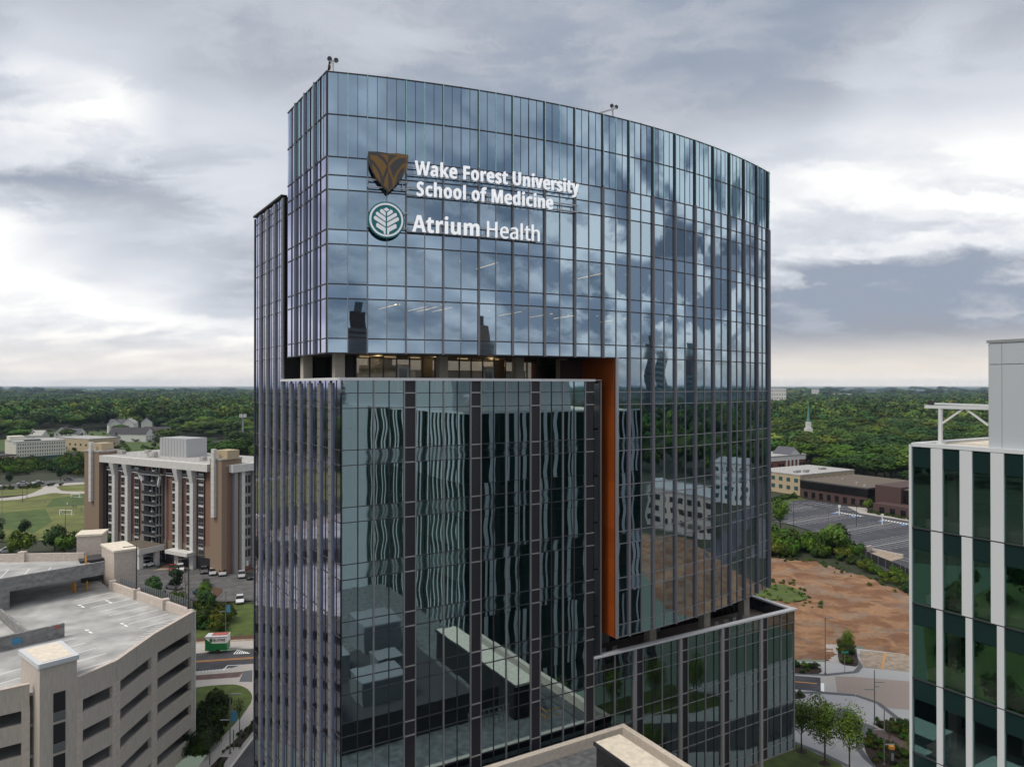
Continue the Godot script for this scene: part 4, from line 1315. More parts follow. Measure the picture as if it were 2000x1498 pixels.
func build_garage() -> void:
	var t := thing("parking_garage", "pale concrete multi-storey car park with open striped roof deck", "parking garage")
	var conc := M["garage concrete"] as Material
	var outline := [[-41.1, 91.4], [-42.0, 83.0], [-41.9, 75.0], [-43.3, 70.7], [-45.4, 70.6], [-47.0, 69.2], [-52.0, 65.2], [-76.0, 46.0], [-112.0, 70.0], [-96.0, 124.0], [-64.0, 110.0], [-58.8, 104.5]]
	var inner := PackedVector2Array()
	for p in outline: inner.append(Vector2(p[0] - 0.25, -p[1] - 0.1))
	for k in 6:
		var b := Mb.new()
		b.prism(inner, 16.8 - 3.05 * k, 17.1 - 3.05 * k)
		part("deck" if k == 0 else "floor_slab", b.mesh(), M["deck"], t)
	var runs := [[0, 1], [1, 2], [2, 3], [5, 6], [6, 7]]
	for r in runs:
		var p: Array = outline[r[0]]
		var q: Array = outline[r[1]]
		var b := Mb.new()
		wall_box(b, p, q, 15.7, 18.1, 0.4)
		part("parapet_panel", b.mesh(), conc, t)
		for k in 5:
			b = Mb.new()
			wall_box(b, p, q, 12.65 - 3.05 * k, 14.4 - 3.05 * k, 0.4)
			part("wall_panel", b.mesh(), conc, t)
		var dir := Vector2(q[0] - p[0], q[1] - p[1])
		var l := dir.length()
		dir /= l
		for e in [0.0, l]:
			var w := 0.34 if l > 6 else 0.26
			var c := Vector2(p[0], p[1]) + dir * clampf(e, w * 0.9, l - w * 0.9)
			b = Mb.new()
			wall_box(b, [c.x - dir.x * w, c.y - dir.y * w], [c.x + dir.x * w, c.y + dir.y * w], 0.0, 15.9, 0.42)
			part("pier", b.mesh(), M["garage cream"], t)
		if l > 6.0:
			if true:
				var jc: Vector2 = Vector2(p[0], p[1]) + dir * (l * 0.5)
				b = Mb.new()
				wall_box(b, [jc.x - dir.x * 0.02, jc.y - dir.y * 0.02], [jc.x + dir.x * 0.02, jc.y + dir.y * 0.02], 15.7, 18.1, 0.41)
				part("panel_joint", b.mesh(), M["garage grey"], t)
		var lip := Mb.new()
		wall_box(lip, p, q, 18.1, 18.16, 0.5)
		part("parapet_cap", lip.mesh(), M["garage cream"], t)
	var edge := Mb.new()
	edge.box(v3([-40.95, 91.55], 9.0), Vector3(0.3, 18.2, 0.3))
	part("corner_trim", edge.mesh(), M["panel white"], t)
	for r in [[[-58.8, 104.5], [-53.0, 100.2]], [[-53.0, 100.2], [-46.6, 95.5]], [[-46.6, 95.5], [-41.1, 91.4]]]:
		var b := Mb.new()
		wall_box(b, r[0], r[1], 0.0, 18.25, 0.4)
		part("back_parapet", b.mesh(), M["garage cream"], t)
		b = Mb.new()
		b.box(v3(r[0], 17.75), Vector3(0.9, 1.5, 0.9), Basis(Vector3.UP, 0.64))
		part("parapet_pier", b.mesh(), M["garage cream"], t)
	var n := 0
	for i in 34:   # guard posts along the back parapet
		var f := i / 33.0
		var b := Vector2(-57.6, 103.9).lerp(Vector2(-42.0, 92.4), f)
		bx("guard_post", Vector3(0.18, 1.35, 0.1), Vector3(b.x + 0.25, 18.4, -b.y - 0.2), M["metal grey"], t, 0.64)
	# dark core so the open floors read deep
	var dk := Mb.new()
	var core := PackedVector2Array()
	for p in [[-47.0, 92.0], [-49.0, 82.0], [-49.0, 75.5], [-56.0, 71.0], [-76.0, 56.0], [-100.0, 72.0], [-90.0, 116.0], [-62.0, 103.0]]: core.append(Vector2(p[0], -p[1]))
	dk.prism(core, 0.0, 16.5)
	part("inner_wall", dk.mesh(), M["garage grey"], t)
	# the near stair tower
	var st := Mb.new()
	var foot := PackedVector2Array([Vector2(-45.4, -68.3), Vector2(-43.3, -70.7), Vector2(-47.4, -74.5), Vector2(-49.8, -72.0)])
	st.prism(foot, 0.0, 19.9)
	part("stair_tower", st.mesh(), conc, t)
	var rf := Mb.new()
	rf.prism(Geometry2D.offset_polygon(foot, 0.18)[0], 19.9, 20.35)
	part("stair_roof_edge", rf.mesh(), M["panel white"], t)
	rf = Mb.new()
	rf.prism(Geometry2D.offset_polygon(foot, -0.25)[0], 20.3, 20.38)
	part("stair_roof", rf.mesh(), M["cream roof"], t)
	var a := Vector2(-45.4, 68.3)
	var c := Vector2(-43.3, 70.7)
	for k in 5:
		var y0 := 14.4 - 3.05 * k
		var p := a.lerp(c, 0.36)
		var q := a.lerp(c, 0.68)
		var b := Mb.new()
		wall_box(b, [p.x, p.y], [q.x, q.y], y0, y0 + 2.75, 0.12, -0.02)
		part("stair_shade_panel", b.mesh(), M["recess black"], t)  # flat dark panel, the shade of an open stair slot painted on
		for s in 7:
			b = Mb.new()
			wall_box(b, [p.x, p.y], [q.x, q.y], y0 + 0.12 * s + 0.1, y0 + 0.12 * s + 0.15, 0.2, -0.05)
			part("stair_rail", b.mesh(), M["metal grey"], t)
	# stair and lift boxes at the back
	for k in [[[[-59.4, 106.0], [-57.0, 108.0], [-61.6, 112.8], [-64.0, 110.7]], 22.5, "lift_house"], [[[-68.2, 111.2], [-64.9, 112.2], [-66.0, 115.8], [-69.4, 114.6]], 23.8, "stair_house"]]:
		var f := PackedVector2Array()
		for p in k[0]: f.append(Vector2(p[0], -p[1]))
		var b := Mb.new()
		b.prism(f, 0.0, k[1] - 0.3)
		part(k[2], b.mesh(), M["garage cream"], t)
		b = Mb.new()
		b.prism(Geometry2D.offset_polygon(f, 0.15)[0], k[1] - 0.3, k[1])
		part(k[2] + "_roof", b.mesh(), M["cream roof"], t)
	bx("lobby_glass", Vector3(3.4, 2.8, 3.0), v3([-65.2, 110.4], 18.6), M["window glass"], t, 0.64)
	bx("lobby_canopy", Vector3(4.0, 0.3, 3.6), v3([-64.9, 110.2], 20.4), M["roof dark"], t, 0.64)
	# upper half deck with its grey wall over a dark opening
	var up := Mb.new()
	var uf := PackedVector2Array()
	for p in [[-60.2, 104.6], [-66.0, 109.6], [-80.0, 108.5], [-104.0, 106.0], [-104.0, 74.0], [-86.0, 76.5], [-68.3, 94.7]]: uf.append(Vector2(p[0], -p[1]))
	up.prism(uf, 19.8, 20.2)
	part("upper_deck", up.mesh(), M["deck"], t)
	var b2 := Mb.new()
	wall_box(b2, [-59.9, 104.2], [-68.3, 94.7], 19.5, 21.4, 0.35)
	wall_box(b2, [-68.3, 94.7], [-86.0, 76.0], 19.5, 21.4, 0.35)
	part("upper_wall", b2.mesh(), M["garage grey"], t)
	b2 = Mb.new()
	wall_box(b2, [-67.6, 95.5], [-86.0, 76.0], 17.1, 19.5, 0.3, 0.02)
	part("ramp_wall", b2.mesh(), M["garage grey"], t)
	b2 = Mb.new()
	wall_box(b2, [-66.0, 109.6], [-80.0, 108.5], 20.0, 21.4, 0.35)
	wall_box(b2, [-80.0, 108.5], [-104.0, 106.0], 20.0, 21.4, 0.35)
	part("back_parapet", b2.mesh(), M["garage cream"], t)
	bx("parapet_pier", Vector3(1.0, 1.7, 0.8), v3([-75.0, 108.8], 20.9), M["garage cream"], t)
	b2 = Mb.new()
	wall_box(b2, [-57.8, 80.2], [-53.6, 85.0], 17.1, 18.75, 0.35)
	wall_box(b2, [-66.1, 91.7], [-57.1, 83.5], 17.1, 18.35, 0.3)
	wall_box(b2, [-57.8, 80.2], [-66.0, 70.0], 17.1, 18.75, 0.35)
	part("ramp_wall", b2.mesh(), M["garage grey"], t)
	bx("height_sign", Vector3(0.9, 0.7, 0.05), v3([-56.6, 81.2], 17.95), M["banner blue"], t, -0.85 + PI / 2)
	bx("fire_sign", Vector3(0.5, 0.35, 0.05), v3([-53.9, 84.2], 18.5), M["trailer red"], t, -0.85 + PI / 2)
	# painted stalls, in rows square to the back edge
	var e := Vector2(0.80, -0.595)
	var o := Vector2(-58.8, 104.5)
	var lines := Mb.new()
	var poly := PackedVector2Array()
	for p in outline: poly.append(Vector2(p[0] - 0.8, p[1]))
	for row in [[0.7, 5.8], [12.0, 17.2], [17.2, 22.4], [28.0, 33.0]]:
		for i in range(-6, 16):
			var p: Vector2 = o + e * (1.2 + 2.7 * i) - Vector2(0.595, 0.80) * row[0]
			var q: Vector2 = o + e * (1.2 + 2.7 * i) - Vector2(0.595, 0.80) * row[1]
			if Geometry2D.is_point_in_polygon(p, poly) and Geometry2D.is_point_in_polygon(q, poly) and (q.x > -56.0 or q.y > 92.0):
				strip(lines, p, q, 0.17, 17.106)
	for i in 9:
		strip(lines, Vector2(-44.6, 89.5 - i * 0.9), Vector2(-42.6, 90.4 - i * 0.9), 0.12, 17.106)
		strip(lines, Vector2(-66.0 - i * 2.6, 100.0 - i * 0.8), Vector2(-68.5 - i * 2.6, 105.5 - i * 0.8), 0.12, 20.206)
	tag(part("stall_lines", lines.mesh(), M["faded paint"], t), "", "", "", "stuff")
	var ar := Mb.new()
	for p in [[-52.0, 87.0], [-49.0, 89.4], [-59.0, 97.0], [-56.4, 99.0], [-58.0, 76.0]]:
		var s := Vector2(p[0], p[1])
		strip(ar, s, s + e * 1.3, 0.25, 17.107)
		ar.flat(Vector3(s.x - e.x * 0.8, 17.107, -(s.y - e.y * 0.8)), Vector3(s.x + 0.45, 17.107, -(s.y - 0.6)), Vector3(s.x - 0.1, 17.107, -(s.y + 0.5)))
	part("painted_arrows", ar.mesh(), M["white paint"], t)
	var spots := [[-64.3, 104.0, "left"], [-63.6, 103.4, "middle"], [-62.5, 104.4, "right"], [-64.2, 107.0, "upper"]]
	for s in spots:
		var m := Mb.new()
		var y := 20.2 if s[2] == "upper" else 17.1
		m.tube(v3([s[0], s[1]], y), v3([s[0], s[1]], y + 1.25), 0.13, 0.13, 8)
		m.ball(v3([s[0], s[1]], y + 1.25), Vector3.ONE * 0.13)
		var bo := part("bollard", m.mesh(), M["yellow paint"], self)
		tag(bo, {"left": "yellow bollard, leftmost of three by the dark ramp opening on the garage roof", "middle": "yellow bollard, middle one of three by the dark ramp opening on the garage roof", "right": "yellow bollard, rightmost of three by the dark ramp opening on the garage roof", "upper": "yellow bollard on the garage's raised deck beside the stair box"}[s[2]], "bollard", "yellow bollards on the garage roof")
	lamp_post("dark lamp post on the garage parapet in front of the lift box", v3([-53.0, 100.2], 18.4), 6.2, 0.6, M["pole bronze"], [[6.15, -1.6]], "lamp posts on the garage roof")
	lamp_post("dark lamp post on the far right corner of the garage roof", v3([-41.9, 92.0], 18.2), 6.6, 0.6, M["pole bronze"], [[6.55, -1.0]], "lamp posts on the garage roof")

func build_apartments() -> void:
	var t := thing("apartment_block", "tan and red brick apartment block with white fins and roof fascia", "apartment building", v3([-118.5, 205.0], 0.0), -0.527)
	var tan := M["brick tan"] as Material
	var white := M["white render"] as Material
	bx("wall", Vector3(56, 26.0, 18), Vector3(26.5, 13.0, -9.3), M["brick red"], t)
	bx("stone_base", Vector3(55.9, 6.0, 0.12), Vector3(26.5, 3.0, -0.2), tan, t)
	bx("fascia", Vector3(47.6, 1.9, 1.6), Vector3(25.1, 26.4, 0.7), white, t)
	bx("fascia", Vector3(1.6, 1.9, 20.0), Vector3(55.3, 26.4, -10.6), white, t)
	bx("roof", Vector3(56, 0.3, 19), Vector3(26.5, 27.2, -9.3), M["roof white"], t)
	for k in [[-2.65, 7.5, 28.2, -2.3], [52.2, 4.4, 28.6, 51.9]]:
		bx("stair_tower", Vector3(k[1], k[2], 6.0), Vector3(k[0], k[2] / 2, -1.6), tan, t)
		bx("stair_tower_cap", Vector3(k[1] + 0.3, 0.4, 6.3), Vector3(k[0], k[2] + 0.2, -1.6), M["roof white"], t)
		bx("tower_fin", Vector3(1.1, 17.0, 0.9), Vector3(k[3], k[2] - 5.7, 1.75), white, t)
		for i in 9:
			bx("fin_joint", Vector3(1.14, 0.06, 0.94), Vector3(k[3], k[2] - 13.5 + 1.9 * i, 1.75), M["rail metal"], t)
		bx("tank_house", Vector3(4.2, 2.2, 3.6), Vector3(k[0] + 0.8, k[2] + 1.3, -1.5), M["beige render"], t)
	bx("slot_shade_panel", Vector3(1.4, 25.8, 0.5), Vector3(2.0, 13.0, 0.0), M["recess black"], t)  # solid black strip, painted as the shade between tower and facade
	for x in [7.5, 13.7, 36.1, 42.1]:
		var b := Mb.new()
		b.span(Vector3(x - 0.65, 3.0, 0), Vector3(x + 0.65, 22.0, 1.1))
		for s in [-1.0, 1.0]:   # the fin leans out to the fascia at its top
			pass
		b.quad(Vector3(x - 0.65, 22.0, 1.1), Vector3(x + 0.65, 22.0, 1.1), Vector3(x + 0.9, 25.5, 1.9), Vector3(x - 0.9, 25.5, 1.9))
		b.quad(Vector3(x + 0.65, 22.0, 1.1), Vector3(x + 0.65, 22.0, 0), Vector3(x + 0.9, 25.5, 0), Vector3(x + 0.9, 25.5, 1.9))
		b.quad(Vector3(x - 0.65, 22.0, 0), Vector3(x - 0.65, 22.0, 1.1), Vector3(x - 0.9, 25.5, 1.9), Vector3(x - 0.9, 25.5, 0))
		part("white_fin", b.mesh(), white, t)
		bx("fin_foot", Vector3(1.6, 3.0, 1.4), Vector3(x, 1.5, 0.5), white, t)
	for x in [4.6, 10.7, 17.0, 33.8, 39.7, 44.7]:
		bx("window_strip", Vector3(1.9, 22.0, 0.1), Vector3(x, 12.6, 0.04), M["metal grey"], t)
		for f in 8:
			var y := 3.0 + 2.72 * f
			for s in [-0.46, 0.46]:
				bx("window", Vector3(0.78, 1.2, 0.06), Vector3(x + s, y + 1.5, 0.1), M["window glass"], t)
				bx("window", Vector3(0.78, 0.55, 0.06), Vector3(x + s, y + 0.42, 0.1), M["window glass"], t)
			bx("window_band", Vector3(1.95, 0.4, 0.1), Vector3(x, y + 2.4, 0.1), M["white render"], t)
	for x0 in [[2.8, 6.8], [8.3, 13.0], [14.6, 20.5], [30.2, 35.3], [37.0, 41.4], [43.0, 46.0]]:
		bx("gallery_slot", Vector3(x0[1] - x0[0], 2.0, 0.15), Vector3((x0[0] + x0[1]) / 2, 24.4, 0.06), M["window glass"], t)
		bx("gallery_rail", Vector3(x0[1] - x0[0], 0.12, 0.1), Vector3((x0[0] + x0[1]) / 2, 24.0, 0.25), M["white render"], t)
		bx("gallery_sill", Vector3(x0[1] - x0[0], 0.3, 0.2), Vector3((x0[0] + x0[1]) / 2, 23.3, 0.12), M["white render"], t)
	for x in [20.6, 22.2, 28.5, 30.2]:
		bx("downpipe", Vector3(0.28, 22.5, 0.2), Vector3(x, 12.0, 0.12), M["metal grey"], t)
	bx("balcony_shade_panel", Vector3(5.6, 25.0, 0.2), Vector3(25.4, 12.7, 0.0), M["recess black"], t)  # flat black sheet, shade of the balcony recess put into its colour
	for f in 9:
		var y := 1.6 + 2.72 * f
		var wide := 9.4 if f == 8 else 5.9
		bx("balcony", Vector3(wide, 0.3, 2.0), Vector3(25.4, y, 1.1), M["metal grey"], t)
		bx("balcony_rail", Vector3(wide, 0.75, 0.1), Vector3(25.4, y + 0.65, 2.05), M["metal dark"], t)
		bx("balcony_chair", Vector3(0.6, 0.8, 0.6), Vector3(25.0 + (f % 3) * 0.6, y + 0.75, 1.0), M["white render"], t)
		for s in [-1.3, 0.6, 1.9]:
			bx("balcony_post", Vector3(0.16, 2.4, 0.14), Vector3(25.4 + s, y + 1.4, 0.2), M["white render"], t)
	bx("balcony_pier", Vector3(0.9, 24.0, 1.6), Vector3(22.2, 12.0, 0.8), M["metal grey"], t)
	for s in [-1.0, 1.0]:
		var b := Mb.new()
		b.bar(Vector3(25.4 + s * 3.0, 20.4, 1.2), Vector3(25.4 + s * 4.4, 23.2, 1.7), 0.5, 0.9)
		part("balcony_strut", b.mesh(), white, t)
	# end wall
	for k in [[-2.0, "metal grey"], [-4.2, "white render"], [-8.2, "white render"], [-12.4, "white render"], [-16.6, "white render"]]:
		bx("white_fin", Vector3(1.2, 25.5, 1.0), Vector3(55.0, 12.7, k[0]), M[k[1]], t)
	for z in [-6.2, -10.3, -14.5]:
		bx("window_strip", Vector3(0.1, 24.0, 2.2), Vector3(54.56, 13.0, z), M["metal grey"], t)
		for f in 8:
			for s in [-0.55, 0.55]:
				bx("window", Vector3(0.06, 1.9, 0.8), Vector3(54.62, 4.2 + 2.72 * f, z + s), M["window glass"], t)
	# roof plant, entrance canopy
	for i in 9:
		bx("plant_screen", Vector3(1.22, 5.2, 6.5), Vector3(17.6 + i * 1.34, 29.9, -10.0), M["screen metal"], t)
	bx("plant_room", Vector3(11.8, 4.9, 6.2), Vector3(23.0, 29.8, -10.0), M["metal dark"], t)
	for k in [[3.0, -4.0], [8.0, -9.0], [15.0, -6.0], [19.5, -3.0], [40.0, -4.0], [43.0, -10.0], [52.0, -13.0]]:
		bx("roof_unit", Vector3(1.5 + fmod(k[0], 2.0), 1.0, 1.3), Vector3(k[0], 27.9, k[1]), M["roof white"], t)
	bx("canopy", Vector3(10.5, 1.5, 7.0), Vector3(26.3, 4.6, 5.0), white, t)
	bx("canopy_roof", Vector3(10.1, 0.1, 6.6), Vector3(26.3, 5.4, 5.0), M["roof gravel"], t)
	for k in [[22.5, 7.6], [30.5, 7.6], [30.5, 3.0]]:
		bx("canopy_pier", Vector3(1.1, 4.0, 1.1), Vector3(k[0], 2.0, k[1]), white, t)
	bx("canopy", Vector3(9.0, 0.9, 2.6), Vector3(38.5, 4.0, 1.7), white, t)
	bx("undercroft_shade_panel", Vector3(50.0, 3.2, 0.3), Vector3(24.0, 1.6, 0.05), M["recess black"], t)  # flat black sheet painted as the shade under the open ground floor

func building(called: String, label: String, cat: String, at: Vector3, turn: float, s: Vector3, wall: Material, roof: Material, rows: int, cols: int, win: Vector2, glass: Material, base := 1.2, sides := true) -> Node3D:   # a plain block: windows are parts
	var t := thing(called, label, cat, at, turn)
	bx("wall", s, Vector3(0, s.y / 2, -s.z / 2), wall, t)
	bx("roof", Vector3(s.x + 0.3, 0.5, s.z + 0.3), Vector3(0, s.y + 0.1, -s.z / 2), roof, t)
	var fh := (s.y - base - 0.6) / rows
	for r in rows:
		for i in cols:
			bx("window", Vector3(win.x, win.y, 0.12), Vector3(-s.x / 2 + s.x * (i + 0.5) / cols, base + fh * (r + 0.5), 0.02), glass, t)
		if sides:
			var n := maxi(1, roundi(cols * s.z / s.x))
			for i in n:
				for k in [-1.0, 1.0]:
					bx("window", Vector3(0.12, win.y, win.x), Vector3(k * (s.x / 2 + 0.02), base + fh * (r + 0.5), -s.z * (i + 0.5) / n), glass, t)
	return t

func house(label: String, at: Vector3, turn: float, w: float, l: float, h: float, roof: Material, wall: Material) -> void:
	var t := thing("house", label, "house", at, turn)
	bx("wall", Vector3(w, h, l), Vector3(0, h / 2, 0), wall, t)
	var b := Mb.new()
	var r := h + w * 0.42
	b.flat(Vector3(-w / 2, h, l / 2), Vector3(w / 2, h, l / 2), Vector3(0, r - 0.2, l / 2))
	b.flat(Vector3(w / 2, h, -l / 2), Vector3(-w / 2, h, -l / 2), Vector3(0, r - 0.2, -l / 2))
	part("gable", b.mesh(), wall, t)
	b = Mb.new()
	var o := 0.5
	for s in [-1.0, 1.0]:
		var p := [Vector3(s * (w / 2 + o), h - 0.35, l / 2 + o), Vector3(s * (w / 2 + o), h - 0.35, -l / 2 - o), Vector3(0, r, -l / 2 - o), Vector3(0, r, l / 2 + o)]
		if s > 0: b.quad(p[0], p[1], p[2], p[3])
		else: b.quad(p[1], p[0], p[3], p[2])
	part("roof", b.mesh(), roof, t)
	bx("chimney", Vector3(1.0, 2.4, 1.0), Vector3(w * 0.2, r, -l * 0.2), M["brick brown"], t)
	for i in 3:
		for y in [1.6, 4.2]:
			if y < h - 0.8:
				bx("window", Vector3(0.9, 1.3, 0.1), Vector3(-w * 0.3 + w * 0.3 * i, y, l / 2 + 0.02), M["window glass"], t)
				bx("window", Vector3(0.1, 1.3, 0.9), Vector3(w / 2 + 0.02, y, -l * 0.3 + l * 0.3 * i), M["window glass"], t)

func build_striped_building() -> void:
	var t := thing("striped_building", "glass building with upright white strips and metal penthouse", "office building", g(26.0, 0, -30.1), TURN)
	var glass := M["green glass"] as Material
	var white := M["panel white"] as Material
	var rows := [43.4, 38.5, 33.95, 29.45, 24.95, 20.45, 15.95, 11.45, 6.95, 2.4]
	for r in rows.size() - 1:
		var y1: float = rows[r]
		var y0: float = rows[r + 1]
		var wide := r < 2
		var sp := (M["spandrel dark"] as Material)
		for i in 30:   # the side that the photograph shows, from its far corner towards the camera
			var z := 1.62 * i
			var s0 := z + (1.18 if wide else 1.48)
			var s1 := z + (1.84 if wide else 1.83)
			if r == 1 and i % 2 == 1: s0 += 0.1
			var p0 := z + 0.22 if i else 0.06
			if i < 7:
				bx("white_strip", Vector3(0.14, y1 - y0 - 0.08, s1 - s0), Vector3(-0.06, (y0 + y1) / 2, (s0 + s1) / 2), white, t)
				var a := bx("window_pane", Vector3(0.04, y1 - y0 - 1.3, s0 - p0), Vector3(0, y0 + (y1 - y0 - 1.3) / 2 + 0.02, (s0 + p0) / 2), glass, t)
				bx("spandrel_pane", Vector3(0.04, 1.2, s0 - p0), Vector3(0, y1 - 0.65, (s0 + p0) / 2), sp, t)
		bx("floor_joint", Vector3(0.16, 0.07, 49.5), Vector3(-0.02, y0, 24.8), M["metal dark"], t)
		bx("floor_joint", Vector3(34.0, 0.07, 0.16), Vector3(17.0, y0, 0.02), M["metal dark"], t)
		bx("floor_slab", Vector3(33.4, 0.5, 48.6), Vector3(17.1, y0 + 0.28, 24.9), M["interior slab"], t)
		var g2 := Mb.new()
		var w2 := Mb.new()
		for i in range(7, 24):
			var z := 1.62 * i
			if i % 3 != 1: w2.box(Vector3(-0.06, (y0 + y1) / 2, z + 1.5), Vector3(0.14, y1 - y0 - 0.08, 0.66 if wide else 0.36))
			g2.box(Vector3(0, (y0 + y1) / 2, z + 0.7), Vector3(0.04, y1 - y0 - 0.1, 1.2))
		for i in 20:
			if (i * 7 + r / 2) % 5 == 2: continue
			w2.box(Vector3(1.7 * i + 1.3 + 0.45 * sin(i * 2.3), (y0 + y1) / 2, -0.06), Vector3(0.62 if (i + r / 2) % 3 else 0.3, y1 - y0 - 0.08, 0.14))
			pass
		g2.box(Vector3(17.0, (y0 + y1) / 2, 0), Vector3(33.8, y1 - y0 - 0.1, 0.04))
		tag(part("facade_strips", w2.mesh(), white, t), "", "", "", "stuff")
		tag(part("facade_panes", g2.mesh(), sp, t), "", "", "", "stuff")
		for z in [1.6, 6.4, 11.2]:
			bx("inner_column", Vector3(0.5, y1 - y0 - 0.6, 0.5), Vector3(1.6, (y0 + y1) / 2, z), M["interior wall"], t)
		bx("inner_wall", Vector3(0.2, y1 - y0 - 0.5, 40.0), Vector3(9.0, (y0 + y1) / 2, 24.0), M["interior wall"], t)
		bx("inner_frame", Vector3(0.12, 2.6, 0.14), Vector3(4.0, y0 + 1.6, 4.2 + 0.3 * (r % 3)), M["white render"], t)
		bx("inner_frame", Vector3(0.12, 2.6, 0.14), Vector3(4.0, y0 + 1.6, 7.0), M["white render"], t)
	for r in 9:
		for i in 6:
			bx("core_panel", Vector3(0.3, 4.5, 2.85), Vector3(-0.05, 4.7 + 4.55 * r, 40.2 + 2.9 * i), M["penthouse panel"], t)
	bx("corner_trim", Vector3(0.16, 41.2, 0.16), Vector3(-0.06, 22.9, -0.04), white, t)
	bx("roof_edge", Vector3(0.5, 0.22, 50.0), Vector3(0.15, 43.5, 25.0), white, t)
	bx("roof_edge", Vector3(34.0, 0.22, 0.5), Vector3(17.2, 43.503, 0.2), white, t)
	bx("roof", Vector3(33.6, 0.2, 49.4), Vector3(17.2, 43.35, 25.0), M["cream roof"], t)
	bx("penthouse", Vector3(20.0, 5.9, 50.0), Vector3(10.35, 46.5, 29.15), M["penthouse panel"], t)
	bx("penthouse_cap", Vector3(20.2, 0.16, 50.2), Vector3(10.35, 49.5, 29.15), M["metal grey"], t)
	for k in 12:
		for y in [[43.5, 48.2], [48.25, 49.4]]:
			var wd := 0.62 if k % 2 == 0 else 1.25
			var z0 := 4.18 + (k / 2) * 1.9 + (0.0 if k % 2 == 0 else 0.64)
			bx("metal_panel", Vector3(0.05, y[1] - y[0], wd), Vector3(0.32, (y[0] + y[1]) / 2, z0 + wd / 2), M["penthouse panel"], t)
	for k in 14:
		bx("metal_panel", Vector3(1.36, 5.85, 0.05), Vector3(1.05 + 1.4 * k, 46.45, 4.12), M["penthouse panel"], t)
	bx("rear_wall", Vector3(0.3, 41.0, 49.0), Vector3(34.0, 22.9, 24.9), M["spandrel dark"], t)
	var d := thing("roof_gantry", "white steel gantry frame with round post on the striped building's roof", "gantry", g(28.0, 43.45, -30.7), TURN)
	var b := Mb.new()
	b.tube(Vector3.ZERO, Vector3(0, 2.2, 0), 0.13, 0.13, 12)
	part("post", b.mesh(), white, d)
	b = Mb.new()
	b.tube(Vector3(0, 0, 0), Vector3(0, 0.14, 0), 0.3, 0.3, 12)
	part("base_plate", b.mesh(), white, d)
	b = Mb.new()
	b.box(Vector3(0, 2.3, 1.3), Vector3(0.26, 0.2, 4.4))
	part("beam", b.mesh(), white, d)
	for k in [[0.1, 1.3, 1.3, 2.2], [2.7, 1.3, 1.5, 2.2]]:
		b = Mb.new()
		b.bar(Vector3(0, k[1], k[0]), Vector3(0, k[3], k[2]), 0.1, 0.1)
		part("brace", b.mesh(), white, d)
	b = Mb.new()
	b.tube(Vector3(-0.1, 2.55, -0.55), Vector3(0.1, 2.55, -0.55), 0.17, 0.17, 12)
	part("wheel", b.mesh(), M["metal dark"], d)
	b = Mb.new()
	b.bar(Vector3(0.1, 2.5, -0.4), Vector3(0.1, 2.45, 3.2), 0.12, 0.1)
	part("rail", b.mesh(), white, d)

